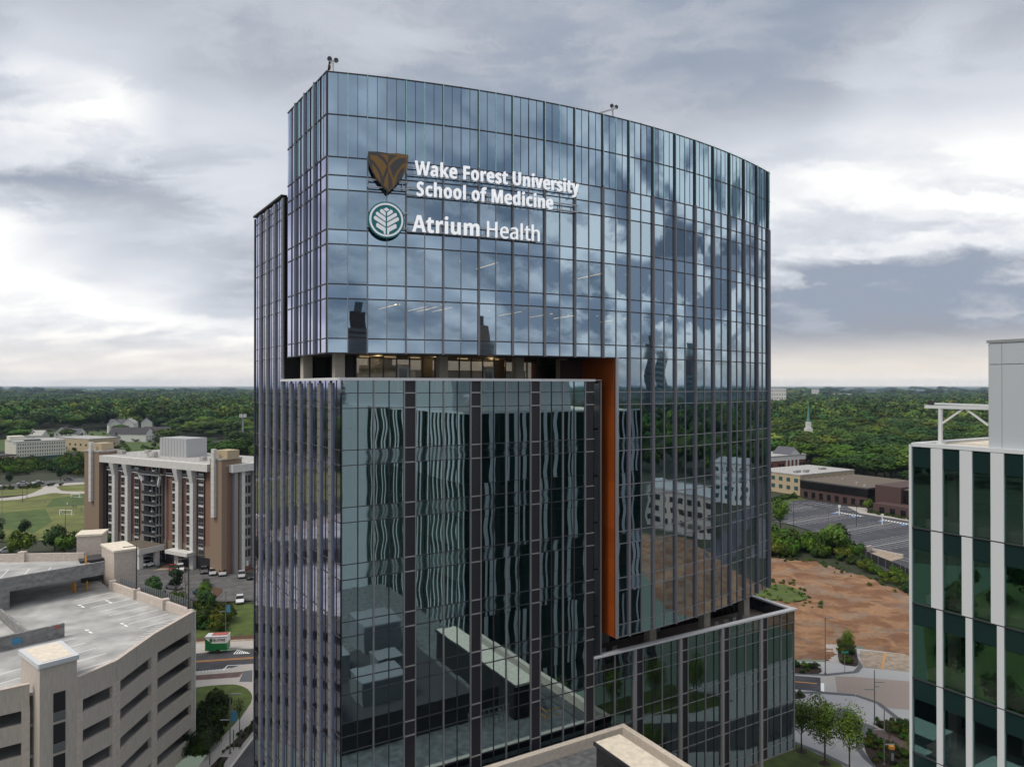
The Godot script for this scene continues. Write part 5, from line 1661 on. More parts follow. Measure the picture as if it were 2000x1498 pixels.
func build_low_building() -> void:
	var t := thing("low_link_building", "low flat roofed building with pale parapet at the foot of the tower", "building", g(12.0, 0, -1.0), TURN)
	bx("wall", Vector3(31.0, 13.2, 60.0), Vector3(0, 6.6, 30.4), M["interior dark"], t)
	bx("terrace_roof", Vector3(30.6, 0.2, 59.6), Vector3(0, 13.3, 30.3), M["roof grey"], t)
	bx("parapet", Vector3(31.2, 1.0, 0.6), Vector3(0, 13.9, 0.3), M["parapet cream"], t)
	bx("parapet", Vector3(0.6, 1.0, 59.0), Vector3(15.3, 13.897, 30.1), M["parapet cream"], t)
	bx("parapet_flashing", Vector3(31.2, 0.5, 0.1), Vector3(0, 14.15, -0.06), M["metal dark"], t)
	bx("gravel_strip", Vector3(1.4, 0.1, 30.0), Vector3(14.2, 13.45, 16.5), M["old asphalt"], t)
	bx("plant_well_floor", Vector3(22.5, 0.12, 24.0), Vector3(-4.0, 13.46, 20.0), M["roof dark"], t)
	for i in 15:
		bx("screen_panel", Vector3(1.46, 2.9, 0.12), Vector3(-14.5 + 1.5 * i, 14.8, 7.9), M["metal dark"], t)
	for i in 16:
		bx("screen_panel", Vector3(0.12, 2.9, 1.46), Vector3(-15.3, 14.8, 8.7 + 1.5 * i), M["metal dark"], t)
	bx("plant_enclosure", Vector3(2.5, 3.2, 19.0), Vector3(9.2, 14.9, 15.2), M["recess black"], t)
	bx("plant_roof", Vector3(2.7, 0.25, 19.2), Vector3(9.2, 16.85, 15.2), M["cream roof"], t)
	bx("roof_trim", Vector3(0.14, 0.3, 19.3), Vector3(7.8, 16.86, 15.2), M["metal dark"], t)
	for i in 16:
		bx("louvre", Vector3(0.08, 0.1, 18.6), Vector3(7.9, 13.7 + 0.19 * i, 15.2), M["metal dark"], t)
	for i in 9:
		bx("fence_post", Vector3(0.08, 1.5, 0.08), Vector3(3.0 + 0.55 * i, 14.2, 6.2), M["metal grey"], t)
	for k in [14.4, 15.0]:
		bx("fence_rail", Vector3(4.6, 0.08, 0.06), Vector3(5.2, k, 6.2), M["metal grey"], t)
	for k in [[10.3, 5.2, 10.3, 3.6], [10.3, 3.6, 12.0, 3.6]]:
		var b := Mb.new()
		for y in [14.0, 14.6]:
			b.tube(Vector3(k[0], y, k[1]), Vector3(k[2], y, k[3]), 0.04, 0.04, 6)
		b.tube(Vector3(k[0], 13.4, k[1]), Vector3(k[0], 14.6, k[1]), 0.04, 0.04, 6)
		part("guard_rail", b.mesh(), M["yellow paint"], t)
	for k in [[11.6, 16.0], [12.9, 19.0]]:
		var b := Mb.new()
		b.tube(Vector3(k[0], 13.3, k[1]), Vector3(k[0], 15.6, k[1]), 0.09, 0.07, 8)
		part("vent_pipe", b.mesh(), M["metal grey"], t)
	var n := -1
	for k in [[-2.0, 18.0, 5.0, 2.6, 4.0], [-5.5, 26.0, 4.0, 3.0, 5.0], [1.2, 24.0, 3.0, 2.0, 3.0], [-9.0, 16.0, 3.0, 2.2, 5.0], [3.0, 33.0, 5.0, 3.5, 6.0]]:
		n += 1
		var u := thing("roof_unit", "grey air handling unit on the low roof, " + ["beside the cream plant roof", "wide one behind the first", "smallest one", "long one nearest the service road", "largest one, farthest from the tower"][n], "air handling unit", t.position + t.basis * Vector3(k[0], 13.4, k[1]), TURN, "plant on the low roof")
		bx("casing", Vector3(k[2], k[3], k[4]), Vector3(0, k[3] / 2, 0), M["metal grey"], u)
		bx("top", Vector3(k[2] + 0.2, 0.15, k[4] + 0.2), Vector3(0, k[3], 0), M["metal grey"], u)

func skyscraper(label: String, at: Vector3, s: Vector3, wall: Material, glass: Material, crown: float, turn := 0.3) -> void:
	var t := thing("skyscraper", label, "skyscraper", at, turn, "city towers behind the camera")
	bx("shaft", s, Vector3(0, s.y / 2, 0), wall, t)
	var b := Mb.new()
	var n := int(s.y / 8.0)
	for i in n:
		b.box(Vector3(0, 6 + 8.0 * i, 0), Vector3(s.x + 0.6, 4.2, s.z + 0.6))
	part("window_bands", b.mesh(), glass, t)
	if crown > 0:
		bx("crown", Vector3(s.x * 0.6, crown, s.z * 0.6), Vector3(0, s.y + crown / 2, 0), wall, t)
		bx("crown_top", Vector3(s.x * 0.3, crown * 0.6, s.z * 0.3), Vector3(0, s.y + crown * 1.3, 0), glass, t)
func build_right_ground() -> void:
	var edge := PackedVector2Array()
	for p in [[40.0, 131.0], [53.0, 165.0], [56.0, 200.0], [70.4, 193.8], [80.8, 190.2], [85.5, 179.0], [90.1, 160.3], [110.0, 120.0], [170.0, 70.0], [165.0, 20.0], [95.0, 60.0], [70.1, 124.5], [64.7, 126.0], [62.6, 129.1], [53.5, 121.3], [48.0, 121.3], [40.0, 120.0]]: edge.append(Vector2(p[0], p[1]))
	var rut := FastNoiseLite.new()
	rut.seed = 14
	rut.frequency = 0.05
	rut.fractal_octaves = 4
	var dirt := Mb.new()
	var cell := 0.9
	var height := func(x: float, d: float) -> float:
		var bend := 14.0 * rut.get_noise_2d(x * 0.25, d * 0.25)
		var track := sin((x * 0.55 + d * 0.83 + bend) * 1.25) * smoothstep(-0.1, 0.25, rut.get_noise_2d(x * 0.5 + 70.0, d * 0.5))
		return 0.16 + 0.5 * rut.get_noise_2d(x, d) + 0.12 * track + 0.22 * rut.get_noise_2d(x * 4.0, d * 4.0)
	var gx := 40.0
	while gx < 170.0:
		var gd := 20.0
		while gd < 200.0:
			if Geometry2D.is_point_in_polygon(Vector2(gx + cell / 2, gd + cell / 2), edge):
				var q: Array[Vector3] = []
				for o in [[0, 0], [1, 0], [1, 1], [0, 1]]:
					var x: float = gx + o[0] * cell
					var d: float = gd + o[1] * cell
					q.append(Vector3(x, maxf(0.0, height.call(x, d)), -d))
				dirt.flat(q[0], q[1], q[2])
				dirt.flat(q[0], q[2], q[3])
			gd += cell
		gx += cell
	tag(part("dirt_lot", dirt.mesh(), M["dirt"], self), "bare reddish brown earth with ruts and low mounds", "", "", "structure")
	var weeds := []
	for i in 260:
		var k := rng.randi() % 7
		var p: Vector2 = edge[k].lerp(edge[k + 1], rng.randf()) + Vector2(rng.randfn() * 1.6, rng.randfn() * 1.6)
		if i % 3 == 0: p = Vector2(rng.randf_range(54.0, 68.0), rng.randf_range(150.0, 172.0))
		weeds.append([Transform3D(Basis(Vector3.UP, rng.randf() * TAU).scaled(Vector3.ONE * rng.randf_range(0.12, 0.34)), Vector3(p.x, 0.05, -p.y)), Color(rng.randf_range(0.7, 1.2), rng.randf_range(0.7, 1.1), 0.8)])
	scatter("weeds", "weeds and scrub at the edges of the bare earth", tree_kind("bush")[0], weeds)
	sheet("grass_patch", smooth([[59.0, 166.3], [64.4, 167.0], [66.0, 160.1], [63.7, 155.4], [56.6, 153.7], [53.0, 157.0]]), 0.36, M["lawn"])
	sheet("plaza", [[30.0, 122.0], [53.5, 121.3], [57.2, 129.5], [62.0, 127.5], [70.0, 124.6], [84.0, 108.0], [80.0, 80.0], [46.0, 60.0], [22.0, 66.0], [24.0, 84.0]], 0.035, M["paver white"], 0.0, "plaza of pale cobbled pavers")
	sheet("pavement", [[57.2, 129.5], [59.6, 129.5], [55.5, 121.0], [53.5, 121.3]], 0.06, M["pavement"])
	sheet("concrete_slabs", [[62.0, 126.6], [70.5, 124.4], [66.0, 116.7], [64.9, 117.3], [58.5, 119.0]], 0.06, M["slab tan"], 0.0, "tan concrete slabs at the edge of the earth")
	var jo := Mb.new()
	strip(jo, Vector2(65.9, 125.5), Vector2(61.6, 118.2), 0.25, 0.068)
	var o := part("slab_joint", jo.mesh(), M["orange paint"], self)
	o.set_meta("kind", "structure")
	sheet("crossing", [[50.1, 115.4], [55.1, 115.2], [63.7, 113.2], [80.0, 108.0], [72.0, 96.0], [58.2, 103.4], [55.2, 103.9], [52.5, 108.7], [47.8, 109.5]], 0.05, M["tan concrete"], 0.0, "brownish exposed aggregate road surface")
	sheet("crossing_edge", [[50.1, 115.4], [52.4, 115.3], [49.9, 109.1], [47.8, 109.5]], 0.06, M["pavement"])
	sheet("road", [[30.0, 119.2], [45.7, 115.6], [49.8, 114.8], [47.7, 109.5], [43.7, 110.4], [28.0, 114.0]], 0.06, M["asphalt"], 0.0, "short stub of dark road beside the tower")
	var ln := Mb.new()
	strip(ln, Vector2(30.0, 116.9), Vector2(48.2, 112.4), 0.25, 0.068)
	tag(part("road_line", ln.mesh(), M["orange paint"], self), "", "", "", "structure")
	ln = Mb.new()
	strip(ln, Vector2(49.2, 112.6), Vector2(47.9, 109.6), 0.5, 0.068)
	tag(part("stop_line", ln.mesh(), M["white paint"], self), "", "", "", "structure")
	sheet("paver_band", smooth([[41.7, 105.4], [44.5, 104.2], [46.3, 102.9], [47.9, 103.9], [49.5, 103.4], [49.2, 101.7], [47.8, 100.5], [50.1, 98.2], [47.8, 95.6], [45.5, 98.8], [43.3, 101.6], [39.0, 105.0]], 3), 0.055, M["paver grey"], 0.0, "dark grey cobbled band across the plaza")
	for arc_pts in [[[42.0, 109.0], [47.0, 109.2], [52.3, 108.2], [54.4, 105.6], [54.6, 101.0], [54.6, 97.2]], [[49.0, 97.4], [46.4, 95.0], [45.0, 92.2], [44.8, 89.9], [45.2, 86.0]], [[46.0, 116.4], [51.0, 115.8], [56.6, 117.0], [58.6, 119.4], [59.6, 123.5], [61.4, 127.4]], [[37.0, 94.2], [39.6, 91.2], [41.6, 88.0]]]:
		var kb := Mb.new()
		for i in arc_pts.size() - 1:
			strip(kb, Vector2(arc_pts[i][0], arc_pts[i][1]), Vector2(arc_pts[i + 1][0], arc_pts[i + 1][1]), 0.75, 0.062 + 0.0005 * i)
		tag(part("paver_edge", kb.mesh(), M["paver grey"], self), "", "", "", "structure")
	sheet("lawn", smooth([[20.0, 98.0], [32.8, 96.4], [36.8, 93.8], [39.0, 90.9], [41.0, 87.0], [36.0, 80.0], [22.0, 82.0]], 3), 0.09, M["lawn"], 0.05, "green lawn at the foot of the tower")
	var beds := [[[[59.5, 129.2], [61.9, 128.9], [58.6, 120.3], [57.0, 119.6], [55.9, 121.3]], 26], [[[46.0, 119.8], [51.1, 119.0], [50.3, 116.4], [46.1, 116.8]], 18], [[[50.5, 98.6], [52.1, 99.3], [54.5, 99.3], [56.0, 97.0], [52.7, 93.6]], 34], [[[47.8, 95.3], [49.6, 93.8], [51.1, 90.7], [50.0, 86.0], [45.4, 86.0], [45.5, 91.4]], 46], [[[41.0, 108.6], [44.4, 108.6], [44.0, 107.2], [40.5, 107.0]], 8]]
	for k in beds.size():
		var pts := smooth(beds[k][0], 3)
		sheet("planting_bed", pts, 0.14, M["mulch"], 0.1)
		var poly := PackedVector2Array()
		for p in pts: poly.append(Vector2(p[0], p[1]))
		var at := []
		while at.size() < beds[k][1]:
			var p := Vector2(rng.randf_range(40, 62), rng.randf_range(84, 131))
			if Geometry2D.is_point_in_polygon(p, poly):
				var s := rng.randf_range(0.18, 0.42)
				at.append([Transform3D(Basis(Vector3.UP, rng.randf() * TAU).scaled(Vector3.ONE * s), Vector3(p.x, 0.1, -p.y)), Color(rng.randf_range(0.5, 1.3), rng.randf_range(0.6, 1.1), 0.8)])
		scatter("bed_plants", "low shrubs planted in a mulched bed on the plaza", tree_kind("bush")[0].slice(0, 3), at)
	sheet("maroon_path", [[49.9, 98.2], [52.8, 93.4], [54.0, 90.0], [52.0, 88.4], [48.4, 96.0]], 0.066, M["paver maroon"])
	gsheet("drive", [[28, -29], [34, -29], [60, -16], [84, -14], [84, -8], [56, -9], [34, -20], [28, -22]], 0.07, M["asphalt"])
	gsheet("lawn", [[30, -18], [38, -14], [52, -6], [44, -3], [30, -4]], 0.08, M["lawn"])
	gsheet("lawn", [[40, -29], [62, -29], [66, -20], [58, -20]], 0.08, M["lawn"])
	gsheet("paver_band", [[28, -3.4], [58, -3.4], [64, -8], [66, -6], [60, -0.5], [28, -0.5]], 0.075, M["paver grey"])
	var q := -1
	for k in [[34, -9], [41, -9.5], [47, -25], [55, -25], [61, -23], [38, -25]]:
		var w := g(k[0], 0.05, k[1])
		q += 1
		tree("loose", "young_tree", "young plaza tree mirrored in the podium glass, " + ["nearest the flat front", "beside the mirrored lawn", "on the inner drive", "in the middle of the drive lawn", "farthest along the drive", "at the drive's near end"][q] , w, 1.1, "young trees mirrored in the podium glass")
	# plaza trees and posts
	for k in [[37.3, 91.6, 0.94, "young tree on the lawn nearest the tower's overhanging corner"], [39.0, 88.6, 1.08, "fullest young tree on the lawn, second out from the tower"], [41.3, 87.0, 1.0, "young tree at the lawn's outer tip beside the cobbled plaza"]]:
		tree("loose", "young_tree", k[3], Vector3(k[0], 0.05, -k[1]), k[2] * 1.25, "young trees on the lawn")
		var ring := Mb.new()
		ring.tube(Vector3(k[0], 0.0, -k[1]), Vector3(k[0], 0.11, -k[1]), 0.75, 0.7, 14)
		tag(part("mulch_ring", ring.mesh(), M["mulch"], self), "", "", "", "structure")
	tree("loose", "young_tree", "small street tree in the planted bed beside the bare earth", Vector3(58.4, 0.1, -123.5), 0.8)
	tree("thin", "sapling", "slim sapling in the plaza bed beside the low lamp post", Vector3(48.6, 0.1, -91.6), 0.95)
	tree("loose", "young_tree", "leafy young tree at the plaza bed next to the striped building", Vector3(49.4, 0.1, -87.0), 0.8)
	lamp_post("tall slim grey lamp post at the edge of the bare earth", Vector3(51.2, 0.05, -116.1), 9.3, 0.2, M["pole grey"], [[9.2, 1.4]])
	lamp_post("grey lamp post with three short arms in the middle of the plaza", Vector3(50.4, 0.05, -98.8), 7.6, 0.0, M["pole grey"], [[5.9, 1.3], [4.9, -1.3], [5.3, 0.6]])
	lamp_post("lower grey lamp post in the shrub bed beside the maroon path", Vector3(46.2, 0.05, -88.2), 7.0, 0.0, M["pole grey"], [[4.4, -1.2], [2.6, 1.2]])
	var sg := thing("street_sign", "small green street name sign on a thin post in the bed", "street sign", Vector3(54.6, 0.05, -116.6))
	bx("post", Vector3(0.06, 3.4, 0.06), Vector3(0, 1.7, 0), M["pole grey"], sg)
	bx("blade", Vector3(1.2, 0.28, 0.04), Vector3(0, 3.4, 0.05), M["sign green"], sg)
	var ks := thing("info_kiosk", "dark upright kiosk with an orange cap among the plaza shrubs", "kiosk", Vector3(46.95, 0.05, -87.9))
	bx("column", Vector3(0.5, 2.2, 0.4), Vector3(0, 1.1, 0), M["metal dark"], ks)
	bx("cap", Vector3(0.56, 0.4, 0.46), Vector3(0, 2.4, 0), M["orange paint"], ks)
	bx("panel", Vector3(0.34, 0.9, 0.03), Vector3(0, 1.3, 0.21), M["metal grey"], ks)

func build_parking_lot() -> void:
	gsheet("parking_lot", [[186, 45], [150, 40], [158, 62], [172, 78], [184, 92], [190, 112], [194, 134], [240, 138], [240, 110], [232, 104], [229, 30], [215, 10], [196, 18]], 0.06, M["lot asphalt"], 0.0, "dark asphalt car park with empty marked bays")
	gsheet("pavement", [[228.5, 86], [232.5, 86], [234.5, 106], [241, 112], [238, 118], [228, 106]], 0.1, M["pavement"], 0.1)
	gsheet("lawn", [[194, 134], [240, 138], [242, 144], [192, 146]], 0.07, M["lawn"])
	var b := Mb.new()
	for row in [[125.0, 197, 226], [107.2, 189, 222], [89.2, 184, 220], [70.7, 176, 219], [52.5, 172, 219]]:
		strip(b, guv(row[1], row[0]), guv(row[2], row[0]), 0.13, 0.066)
		var u: float = row[1]
		while u <= row[2]:
			strip(b, guv(u, row[0] - 5.2), guv(u, row[0] + 5.2), 0.13, 0.067)
			u += 2.75
	for i in 8:
		strip(b, guv(229.0, 112 + i * 2.8), guv(237.0, 112 + i * 2.8), 0.13, 0.066)
	for i in 9:
		strip(b, guv(206.0 + 2.75 * i, 132.5), guv(206.0 + 2.75 * i, 137.5), 0.13, 0.066)
	tag(part("bay_lines", b.mesh(), M["faded paint"], self), "", "", "", "structure")
	b = Mb.new()
	for k in [[222.0, 107.2], [222.0, 89.2]]:
		for i in 10:
			strip(b, guv(k[0], k[1] - 5.0 + i * 1.05), guv(k[0] + 1.9, k[1] - 4.4 + i * 1.05), 0.4, 0.066)
		strip(b, guv(k[0], k[1] - 5.4), guv(k[0], k[1] + 5.4), 0.2, 0.067)
		strip(b, guv(k[0] + 2.1, k[1] - 5.4), guv(k[0] + 2.1, k[1] + 5.4), 0.2, 0.067)
	tag(part("hatch_lines", b.mesh(), M["white paint"], self), "", "", "", "structure")
	b = Mb.new()
	for k in [[219.5, 111.0], [219.5, 103.4], [219.5, 93.0], [219.5, 85.4], [212.0, 137.0]]:
		strip(b, guv(k[0], k[1]), guv(k[0] + 1.6, k[1]), 1.6, 0.068)
	tag(part("accessible_bay_marks", b.mesh(), M["blue paint"], self), "", "", "", "structure")
	var i := 0
	for k in [[115.8, 238.5, 8.0, "brown lamp post farthest right between the empty parking rows"], [103.5, 232.2, 8.0, "pale lamp post beside the big round tree at the car park"], [94.6, 238.5, 8.5, "dark lamp post at the left of the empty car park"]]:
		lamp_post(k[3], Vector3(k[0], 0.05, -k[1]), k[2], 0.3, M["pole grey"] if i == 1 else M["pole bronze"], [[k[2], 1.2], [k[2], -1.2]])
		i += 1
	for k in [[119.8, 259.9, "white sign post in the far hatched strip of the car park"], [126.1, 241.8, "white sign post in the near hatched strip of the car park"]]:
		var t := thing("sign_post", k[2], "sign post", Vector3(k[0], 0.05, -k[1]))
		bx("post", Vector3(0.2, 3.4, 0.2), Vector3(0, 1.7, 0), M["white paint"], t)
		bx("plate", Vector3(0.9, 0.9, 0.08), Vector3(0, 3.2, 0.12), M["white paint"], t)
	# fence, ramp wall and overgrown bank between earth and car park
	var f := thing("mesh_fence", "long black mesh covered fence above the overgrown bank", "fence")
	var pts := [[95.7, 200.0], [96.4, 190.3], [97.5, 178.0], [97.8, 170.0], [100.0, 150.0], [106.0, 130.0]]
	for k in pts.size() - 1:
		var w := Mb.new()
		wall_box(w, pts[k], pts[k + 1], 0.1, 2.3, 0.06)
		part("fence_panel", w.mesh(), M["metal dark"], f)
		for s in 4:
			var p := Vector2(pts[k][0], pts[k][1]).lerp(Vector2(pts[k + 1][0], pts[k + 1][1]), s / 4.0)
			bx("fence_post", Vector3(0.1, 2.5, 0.1), Vector3(p.x - 0.1, 1.25, -p.y), M["metal grey"], f)
	var wl := Mb.new()
	wall_box(wl, [96.6, 199.0], [103.0, 203.5], 0.0, 1.6, 0.4)
	wall_box(wl, [103.0, 203.5], [108.0, 196.0], 0.0, 0.7, 0.4)
	tag(part("ramp_wall", wl.mesh(), M["garage concrete"], self), "low tan concrete retaining wall at the car park's near corner", "wall")
	sheet("ramp", [[98.0, 198.0], [104.0, 202.0], [108.0, 195.0], [102.0, 191.0]], 0.1, M["slab tan"])
	var at := []
	for n in 230:
		var t := rng.randf()
		var p := Vector2(70.0, 199.0).lerp(Vector2(92.0, 196.0), t * 1.15)
		p += Vector2(rng.randfn() * 2.5, rng.randf_range(-3.0, 26.0) * (1.0 - 0.45 * t))
		if n > 150:
			t = rng.randf()
			p = Vector2(91.0, 192.0).lerp(Vector2(94.0, 158.0), t) + Vector2(rng.randfn() * 1.8 + 1.0, rng.randfn() * 2.0)
		var s := rng.randf_range(0.6, 1.6) * (1.0 if n <= 150 else 0.55)
		at.append([Transform3D(Basis(Vector3.UP, rng.randf() * TAU).scaled(Vector3(s, s * rng.randf_range(0.8, 1.4), s)), Vector3(p.x, -0.2, -p.y)), Color(rng.randf_range(0.8, 1.35), rng.randf_range(0.8, 1.25), 0.8)])
	scatter("overgrown_bank", "tangled bright green shrubs on the bank beside the bare earth", tree_kind("bush")[0], at)
	tree("broad", "round_tree", "big round green tree at the edge of the car park and bare earth", Vector3(90.5, -3.5, -198.0), 1.0, "", 1)
	tree("bright", "bank_tree", "tall bright green tree rising from the bank against the tower's right edge", Vector3(83.5, 0, -221.0), 1.3, "")

func build_right_buildings() -> void:
	# red brick hall with white columns
	var h := thing("brick_hall", "red brick hall with white columns and a white gabled roof", "hall", g(274, 0, 179), TURN)
	bx("wall", Vector3(40, 12.5, 16), Vector3(0, 6.25, -8), M["brick church"], h)
	bx("entablature", Vector3(40.4, 2.0, 16.4), Vector3(0, 11.4, -8), M["white render"], h)
	bx("roof", Vector3(41, 0.4, 17), Vector3(0, 12.8, -8), M["roof white"], h)
	for x in [-14.0, -9.0, 5.5, 8.4, 11.3, 14.2]:
		bx("column", Vector3(0.8, 10.4, 0.5), Vector3(x, 5.2, 0.2), M["white render"], h)
	for x in [-17.5, -11.5, -5.5, 0.5, 3.0, 16.2, 18.6]:
		for y in [3.2, 8.0]:
			bx("window", Vector3(1.4, 2.2, 0.1), Vector3(x, y, 0.03), M["window glass"], h)
	var b := Mb.new()
	b.flat(Vector3(7.5, 13.0, 0.0), Vector3(16.5, 13.0, 0.0), Vector3(12, 16.4, 0.0))
	part("pediment", b.mesh(), M["white render"], h)
	b = Mb.new()
	b.quad(Vector3(16.9, 12.9, 0.5), Vector3(16.9, 12.9, -10), Vector3(12, 16.6, -10), Vector3(12, 16.6, 0.5))
	b.quad(Vector3(7.1, 12.9, -10), Vector3(7.1, 12.9, 0.5), Vector3(12, 16.6, 0.5), Vector3(12, 16.6, -10))
	part("gable_roof", b.mesh(), M["roof slate"], h)
	# beige offices
	var o := building("beige_office", "beige two storey office with a flat white roof", "office building", g(265.0, 0, 145.5), TURN, Vector3(38, 8.6, 24), M["beige render"], M["roof white"], 2, 9, Vector2(1.9, 1.7), M["teal glass"])
	for k in [[-14.0, -6.0], [-11.0, -7.0], [-8.5, -5.0], [-6.0, -6.5], [6.0, -8.0], [8.0, -8.0]]:
		bx("roof_unit", Vector3(1.8, 1.2, 1.6), Vector3(k[0], 9.2, k[1]), M["metal grey"], o)
	# brown brick offices with bands of black glass
	var br := thing("brown_office", "low brown brick office with a wide black glass band under a gravel roof", "office building", g(242.0, 0, 112.0), TURN)
	bx("wall", Vector3(36, 4.2, 30), Vector3(18, 2.1, -15), M["brick brown"], br)
	bx("glass_band", Vector3(36.6, 3.0, 30.6), Vector3(18, 5.7, -15), M["black glass"], br)
	bx("roof_edge", Vector3(36.8, 0.5, 30.8), Vector3(18, 7.35, -15), M["roof dark"], br)
	bx("roof", Vector3(35.8, 0.1, 29.8), Vector3(18, 7.62, -15), M["roof gravel"], br)
	for i in 8:
		bx("window", Vector3(0.12, 2.4, 1.7), Vector3(-0.02, 1.7, -2.4 - 3.6 * i), M["black glass"], br)
	for k in [[7, -9], [14, -20], [3, -3]]:
		bx("roof_vent", Vector3(0.8, 0.8, 0.8), Vector3(k[0], 8.0, k[1]), M["roof white"], br)
	var b2 := thing("brown_office", "second brown brick office with taller black glass wall, partly behind the striped building", "office building", g(233.0, 0, 62.0), TURN)
	bx("wall", Vector3(40, 3.8, 42), Vector3(20, 1.9, -21), M["brick brown"], b2)
	bx("upper_wall", Vector3(34, 9.8, 10), Vector3(23, 4.9, -40), M["brick brown"], b2)
	bx("glass_wall", Vector3(30, 6.0, 30), Vector3(22, 6.0, -19), M["black glass"], b2)
	bx("roof", Vector3(30.4, 0.3, 30.4), Vector3(22, 9.1, -19), M["roof gravel"], b2)
	for i in 10:
		bx("window", Vector3(0.12, 2.2, 1.9), Vector3(-0.02, 1.6, -2.6 - 4.0 * i), M["black glass"], b2)
	bx("roof_mast", Vector3(0.5, 2.2, 0.5), Vector3(10, 10.2, -30), M["white paint"], b2)
	var at := []
	for i in 46:
		var p := guv(230.5 + rng.randf() * 1.5, 60.0 + i)
		at.append([Transform3D(Basis().scaled(Vector3.ONE * 0.42), Vector3(p.x, 0, -p.y)), Color(0.6, 0.65, 0.6)])
	for i in 40:
		var p := guv(196 + i * 1.1, 141.0 + rng.randf() * 2.0)
		at.append([Transform3D(Basis().scaled(Vector3.ONE * rng.randf_range(0.4, 0.9)), Vector3(p.x, 0, -p.y)), Color(0.6, 0.7, 0.6)])
	scatter("hedge", "clipped hedge along the brown offices", tree_kind("bush")[0], at)
	var p1 := guv(219, 141)
	tree("bright", "courtyard_tree", "spreading green tree in front of the beige office", Vector3(p1.x, 0, -p1.y), 1.0)
	p1 = guv(236.5, 108)
	tree("bush", "entrance_tree", "small olive green tree between the two brown offices", Vector3(p1.x, 0.6, -p1.y), 1.5, "", 1)
	var ch := thing("church_spire", "thin pale green church spire rising out of the woods", "church spire", Vector3(211.0, 0.5, -505.0))
	bx("tower", Vector3(4.4, 17.0, 4.4), Vector3(0, 8.5, 0), M["white render"], ch)
	bx("belfry", Vector3(2.8, 5.0, 2.8), Vector3(0, 19.0, 0), M["white render"], ch)
	var sp := Mb.new()
	sp.tube(Vector3(0, 21.4, 0), Vector3(0, 35.5, 0), 1.25, 0.05, 8)
	part("spire", sp.mesh(), M["copper green"], ch)
	# pale blocks on the far horizon
	for k in [[560.0, 1490.0, 30.0, 14.0, 60.0, "white block on the horizon beside the tower's right edge"], [660.0, 1500.0, 40.0, 14.0, 14.0, "pale tan hospital block on the far wooded horizon"], [1220.0, 2850.0, 26.0, 20.0, 44.0, "white slab tower on the far wooded horizon"], [1400.0, 3000.0, 70.0, 20.0, 26.0, "low white roof on the far wooded horizon, farthest right"]]:
		building("distant_block", k[5], "building", Vector3(k[0], land(k[0], -k[1]), -k[1]), -0.3, Vector3(k[2], minf(k[4], 46.0), k[3]), M["white render"] if k[2] != 40.0 else M["beige render"], M["roof white"], 4, 6, Vector2(2.0, 2.0), M["window glass"], 14.0, false)
	# offices to the right, seen only in the tower's glass
	building("grey_office", "pale grey office block mirrored in the tower's glass", "office building", Vector3(175, 0, -62), -1.3, Vector3(60, 13, 22), M["garage concrete"], M["roof white"], 3, 14, Vector2(2.2, 1.8), M["window glass"])
	building("white_office", "white office block mirrored low in the tower's glass", "office building", Vector3(232, 0, -128), -1.2, Vector3(50, 16, 26), M["white render"], M["roof white"], 4, 12, Vector2(2.2, 1.8), M["teal glass"])
	gsheet("far_road", [[150, -60], [330, -40], [330, -20], [150, -36]], 0.05, M["asphalt"])
	gsheet("far_lot", [[166, -20], [230, -20], [226, 20], [170, 16]], 0.055, M["old asphalt"])

